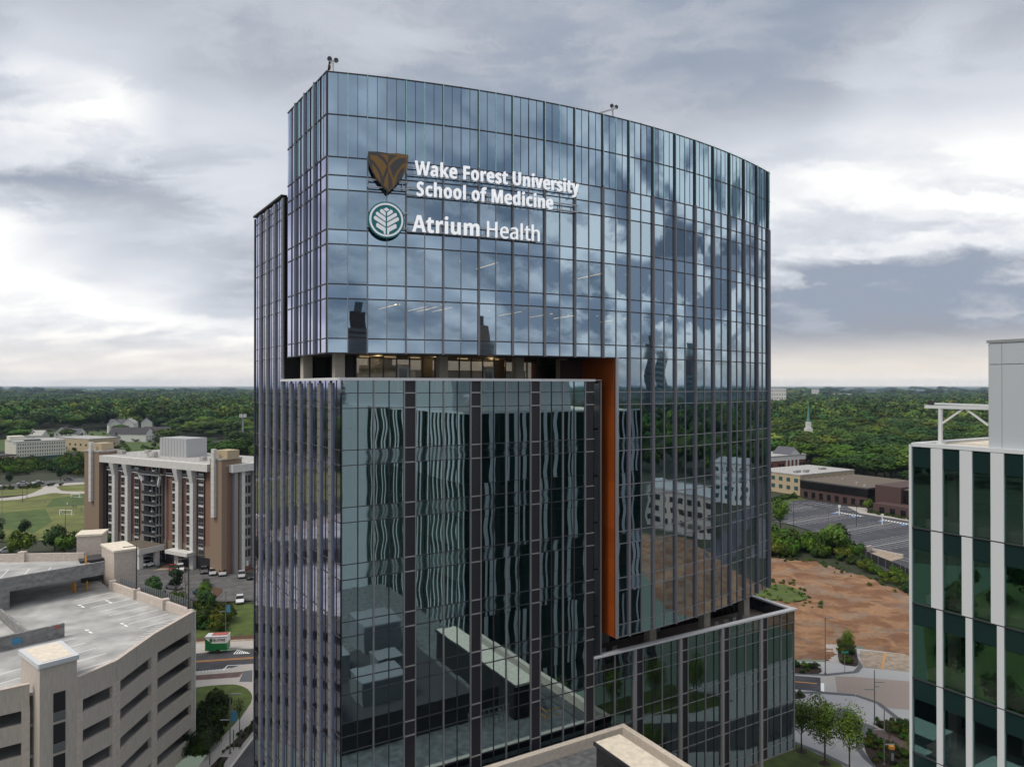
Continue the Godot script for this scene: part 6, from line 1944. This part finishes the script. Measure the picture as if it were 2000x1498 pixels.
func build_left_ground() -> void:
	var ts := []
	for i in 90:
		var p := Vector2(rng.randf_range(-128.0, -34.0), rng.randf_range(-95.0, 36.0))
		if (p - Vector2(-45.0, -6.0)).length() < 24.0: continue
		ts.append([Transform3D(Basis(Vector3.UP, rng.randf() * TAU).scaled(Vector3.ONE * rng.randf_range(0.35, 0.9)), Vector3(p.x, 1.5, -p.y)), Color(0.8, 0.85, 0.8)])
	scatter("grove", "grove of green trees left of the camera, mirrored in the striped building", tree_kind("broad")[0], ts)
	# open ground left of the camera, mirrored in the striped building
	sheet("lawn", [[-30.0, 40.0], [-24.0, -30.0], [-60.0, -90.0], [-130.0, -110.0], [-140.0, 20.0], [-90.0, 40.0]], 0.02, M["lawn"])
	for k in [[[-36.0, 50.0], [-40.0, 10.0], [-54.0, -24.0], [-92.0, -50.0], [-150.0, -62.0]], [[-150.0, -30.0], [-100.0, -24.0], [-70.0, -4.0], [-50.0, 0.0]]]:
		var rb := Mb.new()
		for i in k.size() - 1:
			strip(rb, Vector2(k[i][0], k[i][1]), Vector2(k[i + 1][0], k[i + 1][1]), 9.0, 0.04 + 0.004 * i)
		tag(part("road", rb.mesh(), M["old asphalt"], self), "", "", "", "structure")
	car("silver car on the road left of the camera, mirrored in the striped building", Vector3(-47.0, 0.06, 8.0), 0.4, "car silver")
	car("white van like car on the road left of the camera, mirrored in the striped building", Vector3(-40.0, 0.06, -14.0), 0.1, "car white", true)
	sheet("lawn", [[-34.0, 122.0], [-43.0, 129.0], [-58.0, 129.6], [-75.0, 128.0], [-75.0, 150.0], [-58.0, 154.0], [-40.0, 150.0], [-30.0, 140.0]], 0.04, M["lawn"], 0.0, "sloping green verge behind the road trailer")
	sheet("grass_edge", [[-75.0, 128.6], [-58.7, 130.5], [-48.3, 132.1], [-30.0, 135.0], [-30.0, 138.4], [-48.2, 134.6], [-59.0, 132.6], [-75.0, 131.0]], 0.05, M["red mulch"])
	sheet("kerb", [[-75.0, 126.8], [-58.3, 129.7], [-48.0, 131.2], [-30.0, 134.0], [-30.0, 135.0], [-48.3, 132.1], [-58.7, 130.5], [-75.0, 127.8]], 0.16, M["slab tan"], 0.12)
	sheet("pavement", [[-75.0, 122.6], [-56.1, 124.7], [-53.9, 125.3], [-50.9, 127.3], [-46.6, 127.3], [-30.0, 130.0], [-30.0, 134.0], [-48.0, 131.2], [-58.3, 129.7], [-75.0, 126.8]], 0.14, M["pavement"], 0.12)
	sheet("road", [[-90.0, 119.0], [-56.4, 125.0], [-50.4, 126.6], [-46.1, 127.2], [-30.0, 130.0], [-20.0, 124.0], [-30.0, 121.6], [-44.0, 120.2], [-45.5, 120.0], [-47.5, 117.7], [-52.4, 116.6], [-90.0, 109.0]], 0.05, M["asphalt"], 0.0, "dark two lane road with a yellow centre line")
	var b := Mb.new()
	strip(b, Vector2(-90.0, 114.7), Vector2(-28.0, 126.0), 0.22, 0.058)
	strip(b, Vector2(-90.0, 115.15), Vector2(-28.0, 126.45), 0.16, 0.058)
	tag(part("road_line", b.mesh(), M["orange paint"], self), "", "", "", "structure")
	b = Mb.new()
	for i in 7:
		strip(b, Vector2(-48.9 + i * 0.42, 125.0), Vector2(-49.0 + i * 0.36, 127.0 - i * 0.22), 0.16, 0.058)
	strip(b, Vector2(-48.9, 124.9), Vector2(-46.2, 125.3), 0.16, 0.059)
	strip(b, Vector2(-48.9, 124.9), Vector2(-49.0, 127.0), 0.16, 0.059)
	for i in 14:
		strip(b, Vector2(-52.6 + i * 0.5, 116.7 + i * 0.11), Vector2(-52.0 + i * 0.5, 117.25 + i * 0.14), 0.15, 0.058)
	strip(b, Vector2(-52.4, 116.6), Vector2(-45.4, 118.3), 0.2, 0.059)
	strip(b, Vector2(-47.9, 118.0), Vector2(-47.9, 119.7), 0.16, 0.059)
	strip(b, Vector2(-47.9, 119.7), Vector2(-45.4, 120.0), 0.16, 0.059)
	tag(part("hatch_lines", b.mesh(), M["white paint"], self), "", "", "", "structure")
	sheet("pavement", [[-70.0, 104.0], [-52.4, 116.6], [-47.5, 117.7], [-45.5, 120.0], [-43.0, 120.6], [-36.0, 118.0], [-36.0, 99.0], [-41.2, 92.0], [-60.0, 100.0]], 0.1, M["pavement"], 0.1)
	sheet("brick_paving", [[-56.0, 114.3], [-51.8, 115.4], [-44.2, 117.1], [-44.1, 114.8], [-51.1, 113.5], [-56.0, 112.4]], 0.106, M["paver red"])
	var n := 0
	for i in 4:
		sheet("brick_stripe", [[-51.6 + i * 2.0, 115.4 + i * 0.45], [-50.7 + i * 2.0, 115.6 + i * 0.45], [-50.4 + i * 2.0, 113.7 + i * 0.36], [-51.3 + i * 2.0, 113.5 + i * 0.36]], 0.11, M["paver maroon"])
	sheet("grey_paving", [[-44.3, 117.2], [-43.0, 117.7], [-41.3, 113.0], [-43.4, 113.0]], 0.106, M["paver grey"])
	sheet("lawn", smooth([[-56.0, 106.0], [-49.7, 110.6], [-45.1, 111.9], [-42.6, 111.5], [-40.2, 109.2], [-38.8, 105.6], [-38.6, 99.0], [-39.0, 94.8], [-40.6, 91.6], [-50.0, 96.0]], 3), 0.13, M["lawn"], 0.05, "trimmed lawn between the garage and the tower")
	sheet("path", [[-37.6, 106.0], [-36.0, 104.0], [-35.0, 97.0], [-34.8, 90.0], [-35.2, 84.0], [-38.6, 84.0], [-39.0, 94.5]], 0.115, M["pavement"])
	sheet("planting_bed", [[-36.2, 101.5], [-35.2, 98.0], [-35.4, 92.6], [-36.9, 92.6]], 0.16, M["mulch"], 0.05)
	sheet("planting_bed", [[-35.9, 90.0], [-37.0, 90.0], [-37.6, 84.0], [-35.6, 84.0]], 0.16, M["mulch"], 0.05)
	sheet("road", [[-34.7, 100.0], [-28.0, 104.0], [-24.0, 84.0], [-34.9, 84.0]], 0.05, M["asphalt"], 0.0, "service road at the foot of the tower")
	sheet("kerb", [[-34.7, 100.0], [-34.4, 100.0], [-34.6, 84.0], [-34.95, 84.0]], 0.16, M["kerb"], 0.14)
	# flats' car park
	sheet("parking_lot", [[-118.0, 182.0], [-103.1, 195.5], [-98.4, 195.0], [-92.6, 189.8], [-91.6, 181.6], [-85.7, 182.5], [-81.2, 183.5], [-64.1, 177.8], [-48.0, 176.0], [-46.0, 158.0], [-62.7, 155.3], [-72.1, 156.6], [-100.1, 160.6], [-120.0, 168.0]], 0.05, M["old asphalt"], 0.0, "worn asphalt car park in front of the flats")
	sheet("mulch_bank", [[-92.6, 190.5], [-91.0, 183.0], [-81.2, 184.2], [-64.1, 178.4], [-46.0, 176.6], [-46.0, 186.0], [-70.0, 189.0], [-92.0, 199.0]], 0.1, M["red mulch"])
	sheet("pavement", [[-91.6, 181.4], [-91.0, 183.2], [-81.2, 184.2], [-64.1, 178.4], [-46.0, 176.6], [-46.0, 175.6], [-64.1, 177.2], [-81.2, 182.9]], 0.14, M["slab tan"], 0.1)
	sheet("mulch_island", smooth([[-70.4, 158.0], [-71.0, 164.3], [-69.3, 166.0], [-66.8, 164.0], [-66.2, 158.0]], 3), 0.12, M["red mulch"], 0.08)
	var spots := [[-86.7, 181.5, "car red", "dark red car at the left end of the flats' parking row", false], [-84.5, 180.9, "car white", "white car next to the dark red car by the flats", true], [-77.9, 179.6, "car grey", "dark grey car in the flats' row, right of the tall dark conifer", false], [-75.0, 178.0, "car silver", "silver car second from the conifer in the flats' row", false], [-72.4, 177.4, "car silver", "silver car third from the conifer, with an empty bay on its right", false], [-66.8, 175.4, "car silver", "silver car alone after the empty bay in the flats' row", false], [-64.3, 174.2, "car black", "dark car at the right end of the flats' parking row", false], [-71.8, 166.5, "car black", "black car half hidden by trees beside the mulch island", true], [-59.4, 155.0, "car white", "white car under the trees nearest the tower", false]]
	for s in spots:
		car(s[3], Vector3(s[0], 0.055, -s[1]), 0.42 + rng.randf_range(-0.05, 0.05), s[2], s[4])
	var more := [["a silver car", "car silver", -98.0, 190.0], ["a white car", "car white", -96.0, 186.0], ["a blue car", "car blue", -70.0, 160.5], ["a grey car", "car grey", -78.5, 165.0]]
	for k in more.size():
		car(String(more[k][0]).trim_prefix("a ") + ["  parked on the drive below the flats' left fins", " parked nearest the lift box below the flats", " just above the mulch island", " between the garage lamp and the dark conifer"][k].strip_edges(false, true).replace("  ", " "), Vector3(more[k][2], 0.055, -more[k][3]), 1.2, more[k][1])
	var wp := [[-93.0, 197.0], [-87.4, 189.8], [-85.4, 189.8], [-81.4, 188.0], [-79.1, 187.1], [-75.7, 185.3], [-73.6, 184.9], [-70.3, 183.2], [-68.1, 182.7]]
	for k in wp.size():
		var t := thing("marker_sign", "small white marker sign on the mulch bank before the flats, " + ["first", "second", "third", "fourth", "fifth", "sixth", "seventh", "eighth", "ninth"][k] + " from the left", "marker sign", Vector3(wp[k][0], 0.1, -wp[k][1]), 0.5, "white marker signs before the flats")
		bx("stake", Vector3(0.1, 0.9, 0.1), Vector3(0, 0.45, 0), M["metal grey"], t)
		bx("plate", Vector3(0.45, 1.3, 0.08), Vector3(0, 1.5, 0), M["white paint"], t)
	# trailer by the road
	var tr := thing("box_trailer", "green and white box trailer parked beside the road", "trailer", Vector3(-52.2, 0.06, -126.0), 0.10)
	bx("lower_body", Vector3(3.7, 1.25, 2.0), Vector3(0, 1.15, 0), M["trailer green"], tr)
	bx("upper_body", Vector3(3.7, 1.1, 2.0), Vector3(0, 2.33, 0), M["white paint"], tr)
	var gm := Mb.new()
	gm.flat(Vector3(-1.86, 1.7, 1.01), Vector3(-0.6, 1.7, 1.01), Vector3(-1.86, 2.7, 1.01))
	part("green_wedge", gm.mesh(), M["trailer green"], tr)
	bx("roof", Vector3(3.8, 0.12, 2.1), Vector3(0, 2.93, 0), M["panel white"], tr)
	bx("roof_rack", Vector3(2.6, 0.1, 1.2), Vector3(0.4, 3.05, -0.2), M["trailer red"], tr)
	for s in [-1.02, 1.02]:
		var w := Mb.new()
		w.tube(Vector3(0.3, 0.38, s - 0.1), Vector3(0.3, 0.38, s + 0.1), 0.38, 0.38, 14)
		part("wheel", w.mesh(), M["tyre"], tr)
	var tm := TextMesh.new()
	var tf := SystemFont.new()
	tf.font_names = PackedStringArray(["Droid Sans"])
	tf.font_weight = 700
	tm.font = tf
	tm.text = "BLYTHE"
	tm.font_size = 32
	tm.pixel_size = 0.018
	tm.depth = 0.02
	part("lettering", tm, M["shield dark"], tr, Vector3(0.55, 2.35, 1.02))
	bx("logo_square", Vector3(0.5, 0.6, 0.03), Vector3(-0.85, 2.35, 1.015), M["trailer green"], tr)
	for s in [[-53.6, 133.0, 8.6, "grey street lamp with a blue banner behind the trailer", 1.0], [-36.1, 91.0, 7.6, "grey lamp post with a blue banner on the path by the garage", -1.0]]:
		var lp := lamp_post(s[3], Vector3(s[0], 0.1, -s[1]), s[2], 0.0, M["pole grey"], [[s[2], 1.4 * absf(s[4])], [s[2] * 0.56, -1.2]])
		bx("banner", Vector3(0.7, 1.3, 0.05), Vector3(0.5, s[2] * 0.62, 0), M["banner blue"], lp)
		bx("banner_bar", Vector3(0.8, 0.05, 0.05), Vector3(0.45, s[2] * 0.62 + 0.68, 0), M["pole grey"], lp)
	var tb := thing("path_bollard", "thin grey post beside the bannered lamp on the path", "post", Vector3(-36.0, 0.1, -91.9))
	bx("post", Vector3(0.1, 2.6, 0.1), Vector3(0, 1.3, 0), M["pole grey"], tb)
	# plants near the garage
	var at := []
	for i in 60:
		var t := rng.randf()
		var p := Vector2(-43.2, 104.0).lerp(Vector2(-39.6, 90.0), t) + Vector2(rng.randfn() * 0.7 - 0.2, rng.randfn() * 1.2)
		var s := rng.randf_range(0.45, 0.95)
		at.append([Transform3D(Basis(Vector3.UP, rng.randf() * TAU).scaled(Vector3(s, s * 1.2, s)), Vector3(p.x, 0.0, -p.y)), Color(0.42, 0.42, 0.4) * rng.randf_range(0.7, 1.2)])
	scatter("garage_shrubs", "dark green shrubs massed at the foot of the car park", tree_kind("bush")[0], at)
	at = []
	for i in 26:
		var p := Vector2(rng.randf_range(-37.2, -35.4), rng.randf_range(84.5, 100.5))
		at.append([Transform3D(Basis().scaled(Vector3.ONE * 0.16), Vector3(p.x, 0.12, -p.y)), Color(0.5, 0.55, 0.4)])
	scatter("bed_plants", "low dark planting along the path by the garage", tree_kind("bush")[0], at)
	tree("thin", "sapling", "bare thin sapling by the blue banner on the garage path", Vector3(-36.9, 0.1, -96.3), 1.1)
	tree("thin", "sapling", "bare thin sapling at the bottom edge of the garage path", Vector3(-37.5, 0.1, -88.2), 1.1)
	# trees between garage and flats
	for k in [[-76.5, 152.0, "broad", 0.46, "pale flowering broad tree behind the garage's guard posts", "flowering_tree"], [-70.0, 150.0, "bush", 1.2, "pale green tree behind the garage's right hand lamp post", "garden_tree"], [-64.2, 148.0, "bright", 0.68, "tall light green tree above the mulch island", "garden_tree"], [-61.6, 143.0, "broad", 0.44, "full green tree on the verge left of the tower", "garden_tree"], [-68.0, 141.0, "bush", 1.8, "broad green tree directly over the corner of the garage", "garden_tree"], [-55.6, 157.0, "bush", 1.0, "low dark tree touching the tower's left edge", "garden_tree"], [-73.8, 156.0, "cone", 0.85, "tall dark narrow conifer in front of the flats' cars", "conifer"], [-59.0, 141.5, "bush", 1.2, "rounded green shrub tree at the top of the verge", "garden_tree"]]:
		tree(k[2], k[5], k[4], Vector3(k[0], 0, -k[1]), k[3])
	at = []
	for n2 in 120:
		var t2 := rng.randf()
		var p := Vector2(-80.0, 153.0).lerp(Vector2(-58.0, 139.0), t2) + Vector2(rng.randfn() * 1.5, rng.randfn() * 2.6)
		var s := rng.randf_range(0.5, 1.25)
		at.append([Transform3D(Basis(Vector3.UP, rng.randf() * TAU).scaled(Vector3(s, s * rng.randf_range(0.8, 1.3), s)), Vector3(p.x, -0.1, -p.y)), Color(rng.randf_range(0.55, 1.1), rng.randf_range(0.55, 1.0), 0.7)])
	scatter("verge_thicket", "thick mixed shrubs between the garage and the flats' car park", tree_kind("bush")[0], at)
	var snag := thing("bare_tree", "leafless pale dead tree between the two green garden trees", "bare tree", Vector3(-67.6, 0, -147.0))
	part("trunk", trunk_mesh(31, 9.5, 0.2, 9), M["pale bark"], snag)
	for k in [[-131.7, 204.5, "bush", 2.7, "broad green tree, left of the pair before the flats' left tower"], [-126.5, 200.5, "bush", 2.4, "broad green tree, right of the pair before the flats' left tower"], [-137.0, 197.5, "bush", 2.6, "low spreading green tree above the garage's upper deck"], [-115.0, 203.5, "bright", 0.65, "round green tree at the flats' left tower foot"], [-108.6, 203.0, "dark", 0.95, "small dark round tree left of the flats' entrance canopy"], [-92.0, 194.8, "dark", 1.1, "large dark tree right of the flats' entrance canopy"], [-83.0, 190.2, "dark", 1.0, "dark tree beside the bright tree before the flats"], [-80.2, 188.6, "bright", 1.3, "bright green pointed tree before the flats' right tower"], [-70.6, 190.0, "bright", 0.6, "green tree at the flats' far right corner beside the tower"], [-155.8, 216.0, "bush", 1.2, "small dark bush at the field's near edge"], [-150.0, 218.6, "dark", 0.7, "small upright dark tree on the near edge of the sports field"], [-159.0, 219.0, "dark", 0.8, "dark tree at the left edge of the picture by the field"]]:
		tree(k[2], "garden_tree", k[4], Vector3(k[0], 0, -k[1]), k[3])

func build_field() -> void:
	sheet("field", [[-330.0, 255.0], [-206.1, 295.0], [-205.9, 316.0], [-150.0, 318.0], [-120.0, 240.0], [-140.0, 218.0], [-210.0, 205.0], [-330.0, 215.0]], 0.03, M["field light"], 0.0, "mown sports field")
	sheet("field_patch", [[-189.5, 264.2], [-179.6, 273.1], [-160.0, 247.0], [-153.4, 227.3], [-169.8, 236.1], [-190.0, 245.0]], 0.04, M["field dark"])
	sheet("field_patch", [[-192.6, 297.9], [-186.6, 311.4], [-165.0, 313.0], [-160.1, 285.9], [-181.6, 276.2]], 0.04, M["field dark"])
	sheet("verge", [[-420.0, 250.0], [-260.0, 322.0], [-217.2, 337.2], [-211.5, 349.3], [-190.0, 352.0], [-180.0, 318.0], [-206.0, 312.0], [-240.0, 292.0]], 0.035, M["field light"])
	sheet("path", smooth([[-260.0, 268.0], [-211.1, 292.7], [-205.5, 297.5], [-203.3, 313.4], [-195.8, 311.4], [-180.0, 313.4], [-180.0, 318.7], [-199.6, 318.5], [-208.2, 326.2], [-214.2, 335.2], [-205.5, 343.4], [-211.5, 349.3], [-221.4, 339.2], [-213.9, 319.6], [-213.9, 299.9], [-260.0, 276.0]], 3), 0.05, M["pavement"])
	sheet("road", [[-420.0, 240.0], [-230.4, 324.0], [-215.5, 347.9], [-180.0, 352.0], [-180.0, 366.0], [-222.6, 363.7], [-241.5, 340.9], [-420.0, 264.0]], 0.06, M["old asphalt"], 0.0, "grey road curving past the sports field")
	var i := 0
	for k in [[-163.1, 259.3, 4.8, 1.9, "nearer white goal frame on the sports field"], [-184.8, 300.3, 4.0, 1.6, "farther white goal frame near the curved path"]]:
		var t := thing("goal_frame", k[4], "goal", Vector3(k[0], 0.05, -k[1]), -0.15, "goals on the field")
		for s in [-1.0, 1.0]:
			bx("post", Vector3(0.16, k[3], 0.16), Vector3(k[2] / 2 * s, k[3] / 2, 0), M["white paint"], t)
			var b := Mb.new()
			b.bar(Vector3(k[2] / 2 * s, k[3], 0), Vector3(k[2] / 2 * s, 0, -1.4), 0.1, 0.1)
			part("stay", b.mesh(), M["white paint"], t)
		bx("crossbar", Vector3(k[2], 0.16, 0.16), Vector3(0, k[3], 0), M["white paint"], t)
		bx("ground_bar", Vector3(k[2], 0.1, 0.1), Vector3(0, 0.05, -1.4), M["white paint"], t)
	var who := [[-188.0, 285.9, "dark clothes on the far left of the field"], [-175.2, 282.6, "dark clothes in the middle of the field, farthest back of the central group"], [-168.8, 273.1, "black clothes beside the dark patch of grass"], [-167.4, 272.4, "black clothes at the right of the central group"], [-171.3, 264.2, "reddish shirt left of the nearer goal"], [-167.0, 262.6, "blue shirt in front of the nearer goal"], [-162.1, 267.1, "dark clothes nearest the flats"], [-174.1, 277.8, "white shirt left of the central group"]]
	var cols := [lin(0.05, 0.06, 0.1), lin(0.03, 0.03, 0.04), lin(0.02, 0.02, 0.02), lin(0.03, 0.03, 0.03), lin(0.35, 0.12, 0.08), lin(0.05, 0.1, 0.3), lin(0.05, 0.05, 0.07), lin(0.6, 0.6, 0.6)]
	for k in who.size():
		person(Vector3(who[k][0], 0.05, -who[k][1]), rng.randf() * TAU, "person in " + who[k][2], cols[k], rng.randf_range(0.08, 0.25))
	var rc := [[-240.5, 330.6, "car white", "white car at the left end of the road past the field"], [-235.0, 340.6, "car silver", "silver car on the road past the field, second from the left"], [-229.8, 343.4, "car white", "white car in the middle of the road past the field"], [-227.4, 341.0, "car black", "black car overlapping the white one on the field road"], [-222.2, 355.4, "car grey", "grey car alone on the rising part of the field road"], [-200.0, 358.2, "car red", "red car beside the flats on the field road"], [-143.4, 201.0, "car silver", "silver pickup like car above the garage's upper parapet"]]
	for s in rc:
		car(s[3], Vector3(s[0], 0.07, -s[1]), -0.95 if s[1] < 352.0 else -1.3, s[2])
	for k in [[-171.0, 238.0, 17.0, "tall thin floodlight pole at the field's left"], [-146.0, 232.0, 7.0, "short dark pole at the near side of the field"], [-205.0, 300.0, 8.0, "dark lamp post where the field paths join"], [-200.0, 290.0, 6.0, "dark lamp post beside the white field path"]]:
		lamp_post(k[3], Vector3(k[0], 0.05, -k[1]), k[2], 0.4, M["pole grey"] if k[2] > 10 else M["pole bronze"], [[k[2], 1.0]])
	for k in [[-236.0, 333.5, 0.95, "round street tree at the left edge above the field road"], [-222.0, 349.0, 1.0, "round street tree left of the flats on the field road"], [-205.5, 353.5, 1.0, "round street tree nearest the flats on the field road"]]:
		tree("dark", "street_tree", k[3], Vector3(k[0], 0.8, -k[1]), k[2] * 0.8, "", 0)
	var at := []
	for n in 60:
		var t := rng.randf()
		var p := Vector2(-250.0, 312.0).lerp(Vector2(-214.0, 336.0), t) + Vector2(rng.randfn() * 3.0, rng.randfn() * 2.0)
		at.append([Transform3D(Basis().scaled(Vector3.ONE * rng.randf_range(0.3, 0.7)), Vector3(p.x, 0, -p.y)), Color(0.55, 0.55, 0.55)])
	for n in 420:
		var p := Vector2(rng.randf_range(-420.0, -190.0), 0)
		p.y = 372.0 + rng.randf() * 62.0 + (p.x + 250.0) * 0.12
		var s := rng.randf_range(0.8, 2.4)
		at.append([Transform3D(Basis(Vector3.UP, rng.randf() * TAU).scaled(Vector3(s, s * rng.randf_range(0.8, 1.5), s)), Vector3(p.x, -0.4, -p.y)), Color(rng.randf_range(0.5, 1.0), rng.randf_range(0.5, 0.95), 0.6)])
	scatter("thicket", "thick green scrub along the far side of the field road", tree_kind("bush")[0], at)

func build_left_far() -> void:
	var ho := thing("white_hotel", "white four storey hotel with rows of narrow dark windows", "hotel", v3([-316.8, 453.0], 0.0), 0.81)
	bx("wall", Vector3(28, 11.4, 30), Vector3(14.0, 5.7, -15), M["hotel render"], ho)
	bx("roof", Vector3(28.4, 0.4, 30.4), Vector3(14.0, 11.5, -15), M["roof white"], ho)
	bx("lift_house", Vector3(8, 3.0, 9), Vector3(3.5, 13.0, -18), M["hotel render"], ho)
	bx("plant_box", Vector3(9, 1.0, 3), Vector3(10.0, 12.1, -5), M["metal dark"], ho)
	bx("ground_floor_glass", Vector3(27.0, 1.8, 0.2), Vector3(14.0, 1.0, 0.05), M["teal glass"], ho)
	for r in 4:
		for i in 20:
			bx("window", Vector3(0.48, 1.2, 0.12), Vector3(1.2 + i * 1.35, 3.0 + r * 2.25, 0.04), M["teal glass"] if (i * 7 + r * 3) % 5 == 0 else M["window glass"], ho)
		for i in 9:
			bx("panel_joint", Vector3(0.1, 2.1, 0.1), Vector3(-0.04, 3.0 + r * 2.25, -2.0 - i * 3.1), M["metal grey"], ho)
	bx("wall_mark", Vector3(0.1, 0.8, 3.0), Vector3(-0.1, 10.4, -4.0), M["blue paint"], ho)
	building("pavilion", "small tan pavilion with dark roof in front of the hotel", "pavilion", v3([-318.0, 436.0], 0.0), -0.4, Vector3(13, 4.5, 9), M["beige render"], M["roof dark"], 1, 3, Vector2(1.6, 2.0), M["window glass"])
	var hs := [[-404.0, 640.0, 12.0, 15.0, 6.0, 0.3, "roof dark", "white gabled house with a dark brown roof behind the hotel"], [-393.0, 640.0, 9.0, 13.0, 5.5, 1.4, "roof slate", "slate roofed house right of the brown roofed white house"], [-432.0, 632.0, 12.0, 16.0, 6.0, 1.2, "roof white", "pale roofed house just behind the hotel's left end"], [-412.0, 615.0, 10.0, 16.0, 5.0, 1.5, "roof white", "low house with a light roof right behind the hotel"], [-401.0, 716.0, 12.0, 16.0, 9.0, 0.6, "roof slate", "tall pale grey house, left of the hillside cluster"], [-409.0, 738.0, 10.0, 16.0, 9.0, 1.7, "roof slate", "grey house behind the left of the hillside cluster"], [-392.0, 728.0, 11.0, 14.0, 10.0, 0.2, "roof white", "white gabled house in the middle of the hillside cluster"], [-382.0, 742.0, 10.0, 14.0, 10.0, 0.5, "roof slate", "slate roofed house at the right of the hillside cluster"], [-327.0, 610.0, 12.0, 34.0, 7.0, 1.45, "roof dark", "long white townhouse row with dark roof behind the flats"], [-309.0, 618.0, 12.0, 24.0, 7.0, 1.45, "roof dark", "shorter white townhouse row at the right of the long row"], [-327.5, 583.0, 8.0, 12.0, 5.0, 0.3, "roof slate", "steep gabled house in front of the townhouse row"], [-349.0, 572.0, 8.0, 14.0, 5.0, 0.4, "roof slate", "steep gabled house beside the pale hall roof"], [-390.0, 818.0, 14.0, 14.0, 10.0, 1.2, "roof white", "lone white house high in the woods right of the clusters"], [-430.0, 800.0, 12.0, 14.0, 9.0, 0.8, "roof dark", "dark roofed house showing through the wood at the left"]]
	for h in hs:
		house(h[7], Vector3(h[0], 0, -h[1]), h[5], h[2], h[3], h[4], M[h[6]], M["white render"])
	var at := []
	for i in 150:
		var dd := rng.randf_range(500.0, 745.0)
		var p := Vector2(-dd * rng.randf_range(0.48, 0.68), dd)
		var s := rng.randf_range(0.7, 1.7)
		at.append([Transform3D(Basis(Vector3.UP, rng.randf() * TAU).scaled(Vector3(s, s, s)), Vector3(p.x, -0.3, -p.y)), Color(rng.randf_range(0.5, 0.95), rng.randf_range(0.55, 0.95), 0.7)])
	scatter("garden_shrubs", "low garden trees and shrubs among the white houses", tree_kind("bush")[0], at)
	sheet("lawn", [[-250.0, 500.0], [-400.0, 520.0], [-510.0, 740.0], [-350.0, 745.0]], 0.02, M["field dark"])
	building("pale_hall", "low cream hall with a white flat roof beside the flats", "hall", v3([-322.0, 520.0], 0.0), -0.5, Vector3(40, 9.0, 22), M["beige render"], M["roof white"], 1, 6, Vector2(2.0, 1.4), M["window glass"])
	building("dark_pavilion", "low dark glass building with brown roof behind the flats", "office building", v3([-190.0, 452.0], 0.0), 0.1, Vector3(30, 9.4, 24), M["black glass"], M["roof dark"], 1, 8, Vector2(2.4, 3.0), M["black glass"])
	var py := thing("antenna_mast", "grey antenna mast with a crown of panels right of the flats", "antenna mast", v3([-208.6, 549.9], 0.0))
	var b := Mb.new()
	b.tube(Vector3.ZERO, Vector3(0, 25.0, 0), 0.9, 0.55, 10)
	part("mast", b.mesh(), M["metal grey"], py)
	for i in 4:
		bx("platform", Vector3(0.3 if i % 2 else 4.6, 0.3, 4.6 if i % 2 else 0.3), Vector3(0, 23.6, 0), M["metal grey"], py)
	for i in 8:
		bx("antenna_panel", Vector3(0.5, 2.6, 0.3), Vector3(2.3 * cos(TAU * i / 8), 24.4, 2.3 * sin(TAU * i / 8)), M["white paint"], py)
	for k in [[-236.0, 500.0, "wooden power pole behind the flats' roof screen"], [-262.0, 520.0, "wooden power pole left of the flats' roof screen"]]:
		var t := thing("power_pole", k[2], "power pole", v3([k[0], k[1]], 0.0))
		var p := Mb.new()
		p.tube(Vector3.ZERO, Vector3(0, 15, 0), 0.25, 0.18)
		part("pole", p.mesh(), M["bark"], t)
		bx("crossarm", Vector3(3.4, 0.25, 0.25), Vector3(0, 14, 0), M["bark"], t)

func build_city() -> void:
	var gl := M["teal glass"] as Material
	var wn := M["window glass"] as Material
	skyscraper("dark stepped tower tallest of the mirrored skyline", Vector3(265, 0, 880), Vector3(44, 128, 44), M["brick brown"], wn, 26.0)
	skyscraper("brown stone tower with a stepped crown in the mirrored skyline", Vector3(590, 0, 625), Vector3(38, 108, 36), M["brick tan"], wn, 22.0)
	skyscraper("pale tower with glass bands in the mirrored skyline", Vector3(655, 0, 590), Vector3(56, 74, 40), M["white render"], gl, 0.0)
	skyscraper("green glass slab in the mirrored skyline", Vector3(700, 0, 520), Vector3(40, 76, 40), M["metal grey"], gl, 10.0)
	skyscraper("slim dark glass tower right of the mirrored skyline", Vector3(905, 0, 112), Vector3(30, 104, 30), M["metal dark"], wn, 12.0, 0.1)
	skyscraper("broad green glass tower beside the slim mirrored one", Vector3(930, 0, 62), Vector3(40, 96, 40), M["metal grey"], gl, 0.0, 0.1)
	skyscraper("spired glass tower at the mirrored skyline's edge", Vector3(1080, 0, -60), Vector3(36, 66, 40), M["metal dark"], gl, 30.0, 0.2)
	skyscraper("low stone block among the mirrored towers", Vector3(700, 0, 760), Vector3(70, 60, 40), M["beige render"], wn, 0.0)
	skyscraper("grey office tower left of the mirrored skyline", Vector3(120, 0, 930), Vector3(50, 84, 40), M["garage grey"], wn, 0.0)

func _ready() -> void:
	setup()
	materials()
	build_land()
	build_right_ground()
	build_left_ground()
	build_field()
	build_tower()
	build_low_building()
	build_striped_building()
	build_garage()
	build_apartments()
	build_parking_lot()
	build_right_buildings()
	build_left_far()
	build_city()
	build_forest()
	build_signs()
	build_roof_gear()
